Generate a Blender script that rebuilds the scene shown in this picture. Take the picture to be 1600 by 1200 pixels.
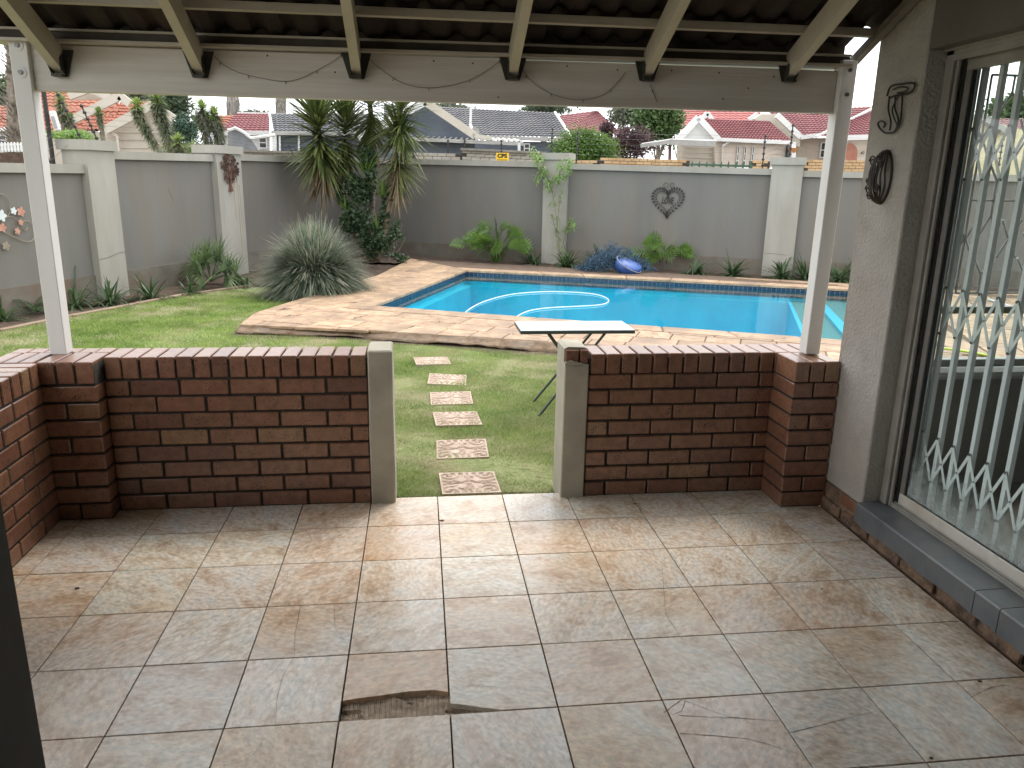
import bpy, bmesh, math, random
from mathutils import Vector, Matrix, noise
import numpy as np
R = math.radians
random.seed(7)
np.random.seed(7)
S = bpy.context.scene
C = S.collection
for o in list(bpy.data.objects):
    bpy.data.objects.remove(o)

# ---------------------------------------------------------------- camera
CF = 1192.0844
CL = Vector((-0.0766, -3.494, 1.6537))
CM = (Matrix.Rotation(-0.122142, 3, 'Z') @ Matrix.Rotation(1.310126, 3, 'X') @ Matrix.Rotation(0.0173837, 3, 'Z'))
cam = bpy.data.cameras.new('camera')
camo = bpy.data.objects.new('camera', cam)
C.objects.link(camo)
cam.sensor_width = 36
cam.sensor_fit = 'HORIZONTAL'
cam.lens = CF / 1600 * 36
cam.clip_start = 0.02
cam.clip_end = 2000
camo.matrix_world = Matrix.Translation(CL) @ CM.to_4x4()
S.camera = camo

# ---------------------------------------------------------------- sky, sun, exposure
SUN_EL, SUN_AZ = R(58), R(38)          # azimuth from +Y towards +X
w = bpy.data.worlds.new('World')
S.world = w
w.use_nodes = True
nt = w.node_tree
nt.nodes.clear()
def nn(t, typ, **k):
    n = t.nodes.new(typ)
    for a, b in k.items():
        setattr(n, a, b)
    return n
sky = nn(nt, 'ShaderNodeTexSky', sky_type='NISHITA', sun_disc=False, sun_elevation=SUN_EL, sun_rotation=SUN_AZ)
sky.air_density = 1.2
sky.dust_density = 2.0
bg1 = nn(nt, 'ShaderNodeBackground')
bg1.inputs['Strength'].default_value = 0.10
bg2 = nn(nt, 'ShaderNodeBackground')     # overcast cloud layer, even over the whole dome
tc = nn(nt, 'ShaderNodeTexCoord')
mp = nn(nt, 'ShaderNodeMapping')
mp.inputs['Scale'].default_value = (1.0, 1.0, 2.5)
nz = nn(nt, 'ShaderNodeTexNoise')
nz.inputs['Scale'].default_value = 2.2
nz.inputs['Detail'].default_value = 5
cr = nn(nt, 'ShaderNodeValToRGB')
cr.color_ramp.elements[0].position = 0.3
cr.color_ramp.elements[0].color = (0.86, 0.91, 0.97, 1)
cr.color_ramp.elements[1].position = 0.7
cr.color_ramp.elements[1].color = (1.0, 0.99, 0.965, 1)
bg2.inputs['Strength'].default_value = 1.55
mx = nn(nt, 'ShaderNodeMixShader')
mx.inputs[0].default_value = 0.86
wo = nn(nt, 'ShaderNodeOutputWorld')
L = nt.links.new
L(sky.outputs[0], bg1.inputs[0])
L(tc.outputs['Generated'], mp.inputs[0]); L(mp.outputs[0], nz.inputs['Vector']); L(nz.outputs[0], cr.inputs[0])
L(cr.outputs[0], bg2.inputs[0])
L(bg1.outputs[0], mx.inputs[1]); L(bg2.outputs[0], mx.inputs[2]); L(mx.outputs[0], wo.inputs[0])
sd = bpy.data.lights.new('sun', 'SUN')
sd.energy = 1.1
sd.angle = R(18)
sd.color = (1.0, 0.95, 0.88)
so = bpy.data.objects.new('sun', sd)
C.objects.link(so)
dv = Vector((math.sin(SUN_AZ) * math.cos(SUN_EL), math.cos(SUN_AZ) * math.cos(SUN_EL), math.sin(SUN_EL)))
so.rotation_euler = dv.to_track_quat('Z', 'Y').to_euler()
so.location = dv * 60
S.view_settings.view_transform = 'Standard'
S.view_settings.look = 'None'
S.view_settings.gamma = 1
S.view_settings.use_curve_mapping = False
S.view_settings.exposure = 0.97

# ---------------------------------------------------------------- helpers
def ray(px, py):
    return CM @ Vector(((px - 800) / CF, (600 - py) / CF, -1.0))
def at(px, py, ax, val):
    d = ray(px, py)
    return CL + d * ((val - CL[ax]) / d[ax])
GZ = -0.05
def G(px, py, z=GZ):
    return at(px, py, 2, z)
def pxm(p, n=1.0):                      # metres that n photo pixels cover at p
    return n * (Vector(p) - CL).length / CF

def tag(o, label=None, cat=None, group=None, kind=None):
    if label: o['label'] = label
    if cat: o['category'] = cat
    if group: o['group'] = group
    if kind: o['kind'] = kind
    return o
def empty(name, loc, label, cat, group=None, rz=0):
    o = bpy.data.objects.new(name, None)
    C.objects.link(o)
    o.location = loc
    o.rotation_euler.z = rz
    o.empty_display_size = 0.1
    return tag(o, label, cat, group)
def link(name, me, mat=None, parent=None, world=True):
    o = bpy.data.objects.new(name, me)
    C.objects.link(o)
    if mat is not None and not me.materials:
        for m in (mat if isinstance(mat, (list, tuple)) else [mat]):
            me.materials.append(m)
    if parent is not None:
        o.parent = parent
        if world:
            o.matrix_parent_inverse = wm(parent).inverted()
    return o
def wm(o):
    m = Matrix.LocRotScale(o.location, o.rotation_euler, o.scale)
    if o.parent:
        m = wm(o.parent) @ o.matrix_parent_inverse @ m
    return m
def finish(name, bm, mat, parent=None, smooth=False, kind=None, world=True):
    me = bpy.data.meshes.new(name)
    bm.to_mesh(me)
    bm.free()
    if smooth:
        me.shade_smooth()
    o = link(name, me, mat, parent, world)
    if kind: o['kind'] = kind
    return o
def pyd(name, vs, fs, mat, parent=None, smooth=False, kind=None):
    me = bpy.data.meshes.new(name)
    me.from_pydata([tuple(v) for v in vs], [], fs)
    me.update()
    if smooth: me.shade_smooth()
    o = link(name, me, mat, parent)
    if kind: o['kind'] = kind
    return o
def box(bm, c, s, rot=None, bev=0):
    r = bmesh.ops.create_cube(bm, size=1)
    vs = r['verts']
    m = Matrix.Translation(Vector(c)) @ (rot.to_4x4() if rot is not None else Matrix.Identity(4)) @ Matrix.Diagonal((s[0], s[1], s[2], 1))
    bmesh.ops.transform(bm, matrix=m, verts=vs)
    if bev:
        es = list({e for v in vs for e in v.link_edges})
        bmesh.ops.bevel(bm, geom=es, offset=bev, segments=1, affect='EDGES')
    return vs
def bx(bm, x0, x1, y0, y1, z0, z1, bev=0):
    return box(bm, ((x0 + x1) / 2, (y0 + y1) / 2, (z0 + z1) / 2), (abs(x1 - x0), abs(y1 - y0), abs(z1 - z0)), None, bev)
def bar(bm, a, b, wd, hd, up=(0, 0, 1), bev=0):
    a, b = Vector(a), Vector(b)
    d = (b - a)
    z = d.normalized()
    x = Vector(up).cross(z)
    if x.length < 1e-4: x = Vector((1, 0, 0)).cross(z)
    x.normalize()
    y = z.cross(x)
    m = Matrix((x, y, z)).transposed()
    return box(bm, (a + b) / 2, (wd, hd, d.length), m, bev)
def tube(bm, pts, r, n=8, cap=True):
    pts = [Vector(p) for p in pts]
    rs = r if isinstance(r, (list, tuple)) else [r] * len(pts)
    rings = []
    px_ = None
    for i, p in enumerate(pts):
        d = (pts[min(i + 1, len(pts) - 1)] - pts[max(i - 1, 0)])
        if d.length < 1e-7: d = Vector((0, 0, 1))
        d.normalize()
        if px_ is None:
            x = d.orthogonal().normalized()
        else:
            x = (px_ - d * px_.dot(d))
            if x.length < 1e-5: x = d.orthogonal()
            x.normalize()
        px_ = x
        y = d.cross(x)
        rings.append([bm.verts.new(p + (x * math.cos(2 * math.pi * k / n) + y * math.sin(2 * math.pi * k / n)) * rs[i]) for k in range(n)])
    for a, b in zip(rings, rings[1:]):
        for k in range(n):
            bm.faces.new((a[k], a[(k + 1) % n], b[(k + 1) % n], b[k]))
    if cap:
        bm.faces.new(rings[0][::-1])
        bm.faces.new(rings[-1])
def prism(bm, pts, z0, z1):
    """vertical prism over the 2-D polygon pts (or 3-D points); z0 bottom, z1 top"""
    lo = [bm.verts.new((p[0], p[1], z0)) for p in pts]
    hi = [bm.verts.new((p[0], p[1], z1)) for p in pts]
    n = len(pts)
    bm.faces.new(hi)
    bm.faces.new(lo[::-1])
    for i in range(n):
        bm.faces.new((lo[i], lo[(i + 1) % n], hi[(i + 1) % n], hi[i]))
def slab(bm, pts, off):
    """polygon of 3-D points given thickness by vector off"""
    off = Vector(off)
    a = [bm.verts.new(Vector(p)) for p in pts]
    b = [bm.verts.new(Vector(p) + off) for p in pts]
    n = len(pts)
    bm.faces.new(a)
    bm.faces.new(b[::-1])
    for i in range(n):
        bm.faces.new((a[i], b[i], b[(i + 1) % n], a[(i + 1) % n]))
    bmesh.ops.recalc_face_normals(bm, faces=bm.faces)
def spline(pts, n=8):
    pts = [Vector(p) for p in pts]
    out = []
    P = [pts[0]] + pts + [pts[-1]]
    for i in range(1, len(P) - 2):
        p0, p1, p2, p3 = P[i - 1], P[i], P[i + 1], P[i + 2]
        for k in range(n):
            t = k / n
            out.append(0.5 * ((2 * p1) + (p2 - p0) * t + (2 * p0 - 5 * p1 + 4 * p2 - p3) * t * t + (3 * p1 - p0 - 3 * p2 + p3) * t ** 3))
    out.append(pts[-1])
    return out
def textmesh(name, body, size, thick, mat, parent, mw, align='CENTER', bold=0):
    cu = bpy.data.curves.new(name, 'FONT')
    cu.body = body
    cu.size = size
    cu.extrude = thick
    cu.offset = bold
    cu.align_x = align
    cu.align_y = 'CENTER'
    cu.resolution_u = 3
    t = bpy.data.objects.new('tmp_text', cu)
    C.objects.link(t)
    dg = bpy.context.evaluated_depsgraph_get()
    me = bpy.data.meshes.new_from_object(t.evaluated_get(dg))
    me.transform(mw)
    bpy.data.objects.remove(t)
    me.materials.clear()
    me.name = name
    return link(name, me, mat, parent)

# ---------------------------------------------------------------- materials
def M(name, c1, c2=None, scale=8, rough=0.7, bump=0.0, bscale=None, metal=0, rnd=0.0, c3=None, s3=1.2, f3=0.35, spec=0.5, stretch=None, hue=0.0, trans=0.0, t0=0.35, t1=0.65, t30=0.45, t31=0.7):
    m = bpy.data.materials.new(name)
    m.use_nodes = True
    t = m.node_tree
    b = t.nodes['Principled BSDF']
    b.inputs['Roughness'].default_value = rough
    b.inputs['Metallic'].default_value = metal
    b.inputs['Specular IOR Level'].default_value = spec
    geo = nn(t, 'ShaderNodeNewGeometry')
    vec = geo.outputs['Position']
    oi = nn(t, 'ShaderNodeObjectInfo')
    if rnd:
        ad = nn(t, 'ShaderNodeVectorMath', operation='MULTIPLY_ADD')
        ml = nn(t, 'ShaderNodeCombineXYZ')
        t.links.new(oi.outputs['Random'], ml.inputs[0])
        t.links.new(oi.outputs['Random'], ml.inputs[2])
        t.links.new(ml.outputs[0], ad.inputs[0])
        ad.inputs[1].default_value = (37.0, 11.0, 23.0)
        t.links.new(vec, ad.inputs[2])
        vec = ad.outputs[0]
    if stretch:
        mpn = nn(t, 'ShaderNodeMapping')
        mpn.inputs['Scale'].default_value = stretch
        if len(stretch) > 3: pass
        t.links.new(vec, mpn.inputs[0])
        vec = mpn.outputs[0]
    col = None
    if c2 is not None:
        n = nn(t, 'ShaderNodeTexNoise')
        n.inputs['Scale'].default_value = scale
        n.inputs['Detail'].default_value = 6
        n.inputs['Roughness'].default_value = 0.65
        t.links.new(vec, n.inputs['Vector'])
        r = nn(t, 'ShaderNodeValToRGB')
        r.color_ramp.elements[0].position = t0
        r.color_ramp.elements[0].color = (*c1, 1)
        r.color_ramp.elements[1].position = t1
        r.color_ramp.elements[1].color = (*c2, 1)
        t.links.new(n.outputs[0], r.inputs[0])
        col = r.outputs[0]
    if c3 is not None:
        n3 = nn(t, 'ShaderNodeTexNoise')
        n3.inputs['Scale'].default_value = s3
        n3.inputs['Detail'].default_value = 4
        t.links.new(vec, n3.inputs['Vector'])
        r3 = nn(t, 'ShaderNodeMapRange')
        r3.inputs[1].default_value = t30
        r3.inputs[2].default_value = t31
        r3.inputs[4].default_value = f3 * 2
        t.links.new(n3.outputs[0], r3.inputs[0])
        mm = nn(t, 'ShaderNodeMixRGB')
        t.links.new(r3.outputs[0], mm.inputs[0])
        if col is not None: t.links.new(col, mm.inputs[1])
        else: mm.inputs[1].default_value = (*c1, 1)
        mm.inputs[2].default_value = (*c3, 1)
        col = mm.outputs[0]
    if rnd or hue:
        hs = nn(t, 'ShaderNodeHueSaturation')
        mr = nn(t, 'ShaderNodeMapRange')
        mr.inputs[3].default_value = 1 - rnd
        mr.inputs[4].default_value = 1 + rnd
        t.links.new(oi.outputs['Random'], mr.inputs[0])
        t.links.new(mr.outputs[0], hs.inputs['Value'])
        if hue:
            wn = nn(t, 'ShaderNodeTexWhiteNoise', noise_dimensions='1D')
            t.links.new(oi.outputs['Random'], wn.inputs['W'])
            mh = nn(t, 'ShaderNodeMapRange')
            mh.inputs[3].default_value = 0.5 - hue
            mh.inputs[4].default_value = 0.5 + hue
            t.links.new(wn.outputs[0], mh.inputs[0])
            t.links.new(mh.outputs[0], hs.inputs['Hue'])
        if col is not None: t.links.new(col, hs.inputs['Color'])
        else: hs.inputs['Color'].default_value = (*c1, 1)
        col = hs.outputs[0]
    if col is not None: t.links.new(col, b.inputs['Base Color'])
    else: b.inputs['Base Color'].default_value = (*c1, 1)
    if bump:
        nb = nn(t, 'ShaderNodeTexNoise')
        nb.inputs['Scale'].default_value = bscale or scale * 3
        nb.inputs['Detail'].default_value = 5
        t.links.new(vec, nb.inputs['Vector'])
        bp = nn(t, 'ShaderNodeBump')
        bp.inputs['Strength'].default_value = 1.0
        bp.inputs['Distance'].default_value = bump
        t.links.new(nb.outputs[0], bp.inputs['Height'])
        t.links.new(bp.outputs[0], b.inputs['Normal'])
    if trans:
        # thin leaf: part of the light passes through
        tr = nn(t, 'ShaderNodeBsdfTranslucent')
        if col is not None: t.links.new(col, tr.inputs[0])
        else: tr.inputs[0].default_value = (*c1, 1)
        ms = nn(t, 'ShaderNodeMixShader')
        ms.inputs[0].default_value = trans
        out = t.nodes['Material Output']
        t.links.new(b.outputs[0], ms.inputs[1])
        t.links.new(tr.outputs[0], ms.inputs[2])
        t.links.new(ms.outputs[0], out.inputs[0])
    return m

def tile_material():
    m = bpy.data.materials.new('stone_look_tile')
    m.use_nodes = True
    t = m.node_tree
    b = t.nodes['Principled BSDF']
    geo = nn(t, 'ShaderNodeNewGeometry'); oi = nn(t, 'ShaderNodeObjectInfo')
    wn = nn(t, 'ShaderNodeTexWhiteNoise', noise_dimensions='1D')
    t.links.new(oi.outputs['Random'], wn.inputs['W'])
    sc = nn(t, 'ShaderNodeVectorMath', operation='SCALE'); sc.inputs['Scale'].default_value = 40
    t.links.new(wn.outputs['Color'], sc.inputs[0])
    ad = nn(t, 'ShaderNodeVectorMath', operation='ADD')
    t.links.new(sc.outputs[0], ad.inputs[0]); t.links.new(geo.outputs['Position'], ad.inputs[1])
    vr = nn(t, 'ShaderNodeVectorRotate', rotation_type='Z_AXIS')
    an = nn(t, 'ShaderNodeMath', operation='MULTIPLY'); an.inputs[1].default_value = 6.2832
    t.links.new(wn.outputs['Value'], an.inputs[0]); t.links.new(an.outputs[0], vr.inputs['Angle']); t.links.new(ad.outputs[0], vr.inputs['Vector'])
    mpn = nn(t, 'ShaderNodeMapping'); mpn.inputs['Scale'].default_value = (1.0, 1.55, 1)
    t.links.new(vr.outputs[0], mpn.inputs[0])
    n1 = nn(t, 'ShaderNodeTexNoise'); n1.inputs['Scale'].default_value = 6.0; n1.inputs['Detail'].default_value = 9; n1.inputs['Roughness'].default_value = 0.70; n1.inputs['Distortion'].default_value = .45
    t.links.new(mpn.outputs[0], n1.inputs['Vector'])
    r = nn(t, 'ShaderNodeValToRGB')
    e = r.color_ramp.elements
    e[0].position = 0.33; e[0].color = (0.41, 0.305, 0.215, 1)
    e[1].position = 0.70; e[1].color = (0.71, 0.675, 0.62, 1)
    a = e.new(0.42); a.color = (0.53, 0.43, 0.335, 1)
    a = e.new(0.52); a.color = (0.62, 0.555, 0.475, 1)
    a = e.new(0.62); a.color = (0.56, 0.535, 0.49, 1)
    t.links.new(n1.outputs[0], r.inputs[0])
    # fine grain
    n2 = nn(t, 'ShaderNodeTexNoise'); n2.inputs['Scale'].default_value = 42; n2.inputs['Detail'].default_value = 6
    t.links.new(mpn.outputs[0], n2.inputs['Vector'])
    mr = nn(t, 'ShaderNodeMapRange'); mr.inputs[1].default_value = .3; mr.inputs[2].default_value = .7; mr.inputs[3].default_value = .70; mr.inputs[4].default_value = 1.20
    t.links.new(n2.outputs[0], mr.inputs[0])
    hs = nn(t, 'ShaderNodeHueSaturation')
    t.links.new(r.outputs[0], hs.inputs['Color']); t.links.new(mr.outputs[0], hs.inputs['Value'])
    # whole-floor warm dirt drift and rust patches
    n3 = nn(t, 'ShaderNodeTexNoise'); n3.inputs['Scale'].default_value = 1.1; n3.inputs['Detail'].default_value = 5
    t.links.new(ad.outputs[0], n3.inputs['Vector'])
    r3 = nn(t, 'ShaderNodeMapRange'); r3.inputs[1].default_value = .48; r3.inputs[2].default_value = .68; r3.inputs[4].default_value = .6
    t.links.new(n3.outputs[0], r3.inputs[0])
    mm = nn(t, 'ShaderNodeMixRGB', blend_type='MULTIPLY'); mm.inputs[2].default_value = (.98, 0.76, 0.52, 1)
    tint = nn(t, 'ShaderNodeValToRGB')
    te = tint.color_ramp.elements
    te[0].position = 0; te[0].color = (.93, .92, .92, 1)
    te[1].position = 1; te[1].color = (1.0, .92, .84, 1)
    q_ = te.new(.3); q_.color = (1.04, 1.03, 1.02, 1)
    q_ = te.new(.6); q_.color = (.97, .985, .95, 1)
    q_ = te.new(.8); q_.color = (.98, .90, .85, 1)
    t.links.new(wn.outputs['Value'], tint.inputs[0])
    mt_ = nn(t, 'ShaderNodeMixRGB', blend_type='MULTIPLY'); mt_.inputs[0].default_value = 1
    t.links.new(hs.outputs[0], mt_.inputs[1]); t.links.new(tint.outputs[0], mt_.inputs[2])
    t.links.new(r3.outputs[0], mm.inputs[0]); t.links.new(mt_.outputs[0], mm.inputs[1])
    # fine dark veins
    n4 = nn(t, 'ShaderNodeTexNoise'); n4.inputs['Scale'].default_value = 5; n4.inputs['Detail'].default_value = 8; n4.inputs['Distortion'].default_value = 2.5
    t.links.new(mpn.outputs[0], n4.inputs['Vector'])
    mt = nn(t, 'ShaderNodeMath', operation='SUBTRACT'); mt.inputs[1].default_value = .5
    t.links.new(n4.outputs[0], mt.inputs[0])
    ab = nn(t, 'ShaderNodeMath', operation='ABSOLUTE'); t.links.new(mt.outputs[0], ab.inputs[0])
    r4 = nn(t, 'ShaderNodeMapRange'); r4.inputs[1].default_value = 0; r4.inputs[2].default_value = .012; r4.inputs[3].default_value = .35; r4.inputs[4].default_value = 0
    t.links.new(ab.outputs[0], r4.inputs[0])
    m4 = nn(t, 'ShaderNodeMixRGB'); m4.inputs[2].default_value = (.25, .17, .12, 1)
    t.links.new(r4.outputs[0], m4.inputs[0]); t.links.new(mm.outputs[0], m4.inputs[1])
    t.links.new(m4.outputs[0], b.inputs['Base Color'])
    rr = nn(t, 'ShaderNodeMapRange'); rr.inputs[3].default_value = .18; rr.inputs[4].default_value = .34
    t.links.new(n3.outputs[0], rr.inputs[0]); t.links.new(rr.outputs[0], b.inputs['Roughness'])
    bp = nn(t, 'ShaderNodeBump'); bp.inputs['Distance'].default_value = .0016; bp.inputs['Strength'].default_value = .8
    t.links.new(n1.outputs[0], bp.inputs['Height'])
    bp2 = nn(t, 'ShaderNodeBump'); bp2.inputs['Distance'].default_value = .0004; bp2.inputs['Strength'].default_value = .6
    t.links.new(n2.outputs[0], bp2.inputs['Height']); t.links.new(bp.outputs[0], bp2.inputs['Normal'])
    t.links.new(bp2.outputs[0], b.inputs['Normal'])
    b.inputs['Specular IOR Level'].default_value = .55
    return m

def brick_material():
    m = bpy.data.materials.new('speckled_face_brick')
    m.use_nodes = True
    t = m.node_tree
    b = t.nodes['Principled BSDF']
    b.inputs['Roughness'].default_value = .30
    b.inputs['Specular IOR Level'].default_value = .8
    geo = nn(t, 'ShaderNodeNewGeometry'); oi = nn(t, 'ShaderNodeObjectInfo')
    r = nn(t, 'ShaderNodeValToRGB')
    e = r.color_ramp.elements
    e[0].position = 0; e[0].color = (.14, .064, .043, 1)
    e[1].position = 1; e[1].color = (.29, .175, .09, 1)
    for p, c in ((.12, (.18, .082, .050, 1)), (.5, (.215, .100, .058, 1)), (.72, (.235, .115, .066, 1)), (.93, (.195, .092, .056, 1))):
        a = e.new(p); a.color = c
    t.links.new(oi.outputs['Random'], r.inputs[0])
    # dark iron specks
    v = nn(t, 'ShaderNodeTexVoronoi'); v.inputs['Scale'].default_value = 95
    t.links.new(geo.outputs['Position'], v.inputs['Vector'])
    n = nn(t, 'ShaderNodeTexNoise'); n.inputs['Scale'].default_value = 14; n.inputs['Detail'].default_value = 4
    t.links.new(geo.outputs['Position'], n.inputs['Vector'])
    th = nn(t, 'ShaderNodeMapRange'); th.inputs[1].default_value = .4; th.inputs[2].default_value = .72; th.inputs[3].default_value = .10; th.inputs[4].default_value = .42
    t.links.new(n.outputs[0], th.inputs[0])
    lt = nn(t, 'ShaderNodeMath', operation='LESS_THAN')
    t.links.new(v.outputs['Distance'], lt.inputs[0]); t.links.new(th.outputs[0], lt.inputs[1])
    mm = nn(t, 'ShaderNodeMixRGB'); mm.inputs[2].default_value = (.045, .028, .022, 1)
    t.links.new(lt.outputs[0], mm.inputs[0])
    n2 = nn(t, 'ShaderNodeTexNoise'); n2.inputs['Scale'].default_value = 30; n2.inputs['Detail'].default_value = 6
    t.links.new(geo.outputs['Position'], n2.inputs['Vector'])
    m2 = nn(t, 'ShaderNodeMixRGB', blend_type='OVERLAY'); m2.inputs[0].default_value = .55
    t.links.new(r.outputs[0], m2.inputs[1]); t.links.new(n2.outputs[0], m2.inputs[2])
    t.links.new(m2.outputs[0], mm.inputs[1])
    # pale worn arrises
    t.links.new(mm.outputs[0], b.inputs['Base Color'])
    bp = nn(t, 'ShaderNodeBump'); bp.inputs['Distance'].default_value = .002
    t.links.new(n2.outputs[0], bp.inputs['Height']); t.links.new(bp.outputs[0], b.inputs['Normal'])
    return m

def water_material():
    m = bpy.data.materials.new('pool_water')
    m.use_nodes = True
    t = m.node_tree
    t.nodes.clear()
    out = nn(t, 'ShaderNodeOutputMaterial')
    tr = nn(t, 'ShaderNodeBsdfTransparent'); tr.inputs[0].default_value = (.60, .96, .99, 1)
    gl = nn(t, 'ShaderNodeBsdfGlossy'); gl.inputs['Roughness'].default_value = .015
    fr = nn(t, 'ShaderNodeFresnel'); fr.inputs[0].default_value = 1.33
    mxs = nn(t, 'ShaderNodeMixShader')
    geo = nn(t, 'ShaderNodeNewGeometry')
    n = nn(t, 'ShaderNodeTexNoise'); n.inputs['Scale'].default_value = 3.0; n.inputs['Detail'].default_value = 5; n.inputs['Roughness'].default_value = .6
    t.links.new(geo.outputs['Position'], n.inputs['Vector'])
    bp = nn(t, 'ShaderNodeBump'); bp.inputs['Distance'].default_value = .004; bp.inputs['Strength'].default_value = .7
    t.links.new(n.outputs[0], bp.inputs['Height'])
    t.links.new(bp.outputs[0], gl.inputs['Normal']); t.links.new(bp.outputs[0], fr.inputs['Normal'])
    bf = nn(t, 'ShaderNodeMath', operation='SUBTRACT'); bf.inputs[0].default_value = 1; t.links.new(geo.outputs['Backfacing'], bf.inputs[1])
    bm_ = nn(t, 'ShaderNodeMath', operation='MULTIPLY'); t.links.new(bf.outputs[0], bm_.inputs[0]); t.links.new(fr.outputs[0], bm_.inputs[1])
    t.links.new(bm_.outputs[0], mxs.inputs[0]); t.links.new(tr.outputs[0], mxs.inputs[1]); t.links.new(gl.outputs[0], mxs.inputs[2])
    t.links.new(mxs.outputs[0], out.inputs[0])
    return m

def glass_material(name, tint=(.95, .975, .97), dirty=None):
    m = bpy.data.materials.new(name)
    m.use_nodes = True
    t = m.node_tree
    t.nodes.clear()
    out = nn(t, 'ShaderNodeOutputMaterial')
    tr = nn(t, 'ShaderNodeBsdfTransparent'); tr.inputs[0].default_value = (*tint, 1)
    gl = nn(t, 'ShaderNodeBsdfGlossy'); gl.inputs['Roughness'].default_value = .01
    fr = nn(t, 'ShaderNodeFresnel'); fr.inputs[0].default_value = 1.45
    mxs = nn(t, 'ShaderNodeMixShader')
    g0 = nn(t, 'ShaderNodeNewGeometry')
    bf = nn(t, 'ShaderNodeMath', operation='SUBTRACT'); bf.inputs[0].default_value = 1; t.links.new(g0.outputs['Backfacing'], bf.inputs[1])
    bm_ = nn(t, 'ShaderNodeMath', operation='MULTIPLY'); t.links.new(bf.outputs[0], bm_.inputs[0]); t.links.new(fr.outputs[0], bm_.inputs[1])
    t.links.new(bm_.outputs[0], mxs.inputs[0]); t.links.new(tr.outputs[0], mxs.inputs[1]); t.links.new(gl.outputs[0], mxs.inputs[2])
    last = mxs
    if dirty:
        z0, z1 = dirty     # lime film thickest near the bottom edge of the pane
        geo = nn(t, 'ShaderNodeNewGeometry')
        sp = nn(t, 'ShaderNodeSeparateXYZ'); t.links.new(geo.outputs['Position'], sp.inputs[0])
        n = nn(t, 'ShaderNodeTexNoise'); n.inputs['Scale'].default_value = 22; n.inputs['Detail'].default_value = 8; n.inputs['Roughness'].default_value = .75
        t.links.new(geo.outputs['Position'], n.inputs['Vector'])
        mr = nn(t, 'ShaderNodeMapRange'); mr.inputs[1].default_value = z0; mr.inputs[2].default_value = z1; mr.inputs[3].default_value = .42; mr.inputs[4].default_value = -.32
        t.links.new(sp.outputs[2], mr.inputs[0])
        ad = nn(t, 'ShaderNodeMath', operation='ADD', use_clamp=True); t.links.new(mr.outputs[0], ad.inputs[0]); t.links.new(n.outputs[0], ad.inputs[1])
        m2 = nn(t, 'ShaderNodeMapRange'); m2.inputs[1].default_value = .5; m2.inputs[2].default_value = 1.0; m2.inputs[3].default_value = .012; m2.inputs[4].default_value = .5
        t.links.new(ad.outputs[0], m2.inputs[0])
        df = nn(t, 'ShaderNodeBsdfDiffuse'); df.inputs[0].default_value = (.55, .62, .60, 1)
        m3 = nn(t, 'ShaderNodeMixShader'); t.links.new(m2.outputs[0], m3.inputs[0]); t.links.new(last.outputs[0], m3.inputs[1]); t.links.new(df.outputs[0], m3.inputs[2])
        last = m3
    t.links.new(last.outputs[0], out.inputs[0])
    return m

m_tile = tile_material()
m_brick = brick_material()
m_water = water_material()
m_mortar = M('dark_mortar', (.028, .023, .018), (.055, .045, .036), 30, .95, .003, 60)
m_slab = M('grout', (.045, .035, .028), (.08, .062, .05), 20, .95, .002, 70)
m_adhesive = M('tile_adhesive', (.27, .205, .145), (.46, .37, .28), 25, .95, .004, 60)
m_plaster_pier = M('smooth_cement', (.36, .33, .26), (.45, .415, .335), 4, .85, .001, 30, c3=(.24, .215, .165), s3=2.5)
m_wall = M('grey_wall_paint', (.150, .143, .129), (.175, .167, .151), 1.6, .85, .0015, 60, c3=(.19, .155, .115), s3=2.6, f3=.20, stretch=(1, 1, .16))
m_coping = M('cream_grey_paint', (.30, .285, .25), (.36, .343, .30), 3, .8, .001, 40, c3=(.24, .215, .17), s3=1.3, f3=.3, stretch=(1, 1, .3))
m_plinth = M('damp_stained_plaster', (.13, .115, .095), (.18, .165, .135), 3, .9, .003, 30, c3=(.14, .09, .06), s3=2, f3=.35)
m_white = M('white_timber_paint', (.72, .71, .68), (.80, .79, .77), 6, .45, .0008, 30, c3=(.48, .45, .40), s3=3, f3=.25, stretch=(1, 1, .25))
m_beam = M('greyed_timber_paint', (.58, .54, .48), (.70, .665, .61), 9, .5, .002, 40, c3=(.46, .42, .36), s3=2.4, f3=.4, stretch=(.12, 1, 2.5))
m_raft = M('cream_timber_paint', (.46, .415, .33), (.55, .50, .41), 5, .5, .001, 24, c3=(.40, .35, .27), s3=2, f3=.3)
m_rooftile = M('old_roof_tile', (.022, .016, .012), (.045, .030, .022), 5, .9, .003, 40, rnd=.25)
m_blackmetal = M('black_metal', (.02, .019, .018), (.035, .032, .03), 20, .5, metal=.3)
m_bolt = M('galvanised_steel', (.12, .12, .12), (.18, .18, .17), 30, .4, metal=.8)
m_pillar = M('rough_cast_plaster', (.34, .315, .28), (.42, .39, .35), 6, .9, .009, 62, c3=(.33, .29, .24), s3=1.5, f3=.2)
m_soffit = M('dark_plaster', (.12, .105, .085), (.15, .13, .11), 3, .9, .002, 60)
m_alu = M('aged_aluminium', (.27, .255, .225), (.34, .325, .29), 8, .4, c3=(.20, .17, .13), s3=5, f3=.25)
m_gate = M('pale_green_white_gate_paint', (.80, .845, .835), (.85, .885, .88), 10, .35)
m_rubber = M('black_rubber', (.012, .012, .012), rough=.7)
m_sill = M('grey_sill_tile', (.085, .095, .105), (.13, .14, .15), 5, .32, .0006, 40, c3=(.17, .165, .155), s3=9, f3=.25)
m_roughplinth = M('broken_brick_and_mortar', (.085, .055, .04), (.26, .17, .11), 16, .95, .012, 26)
m_room = M('dim_room_wall', (.24, .225, .20), (.28, .265, .24), 3, .9)
m_roomfloor = M('room_floor', (.10, .08, .065), (.14, .115, .09), 2, .35)
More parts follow.
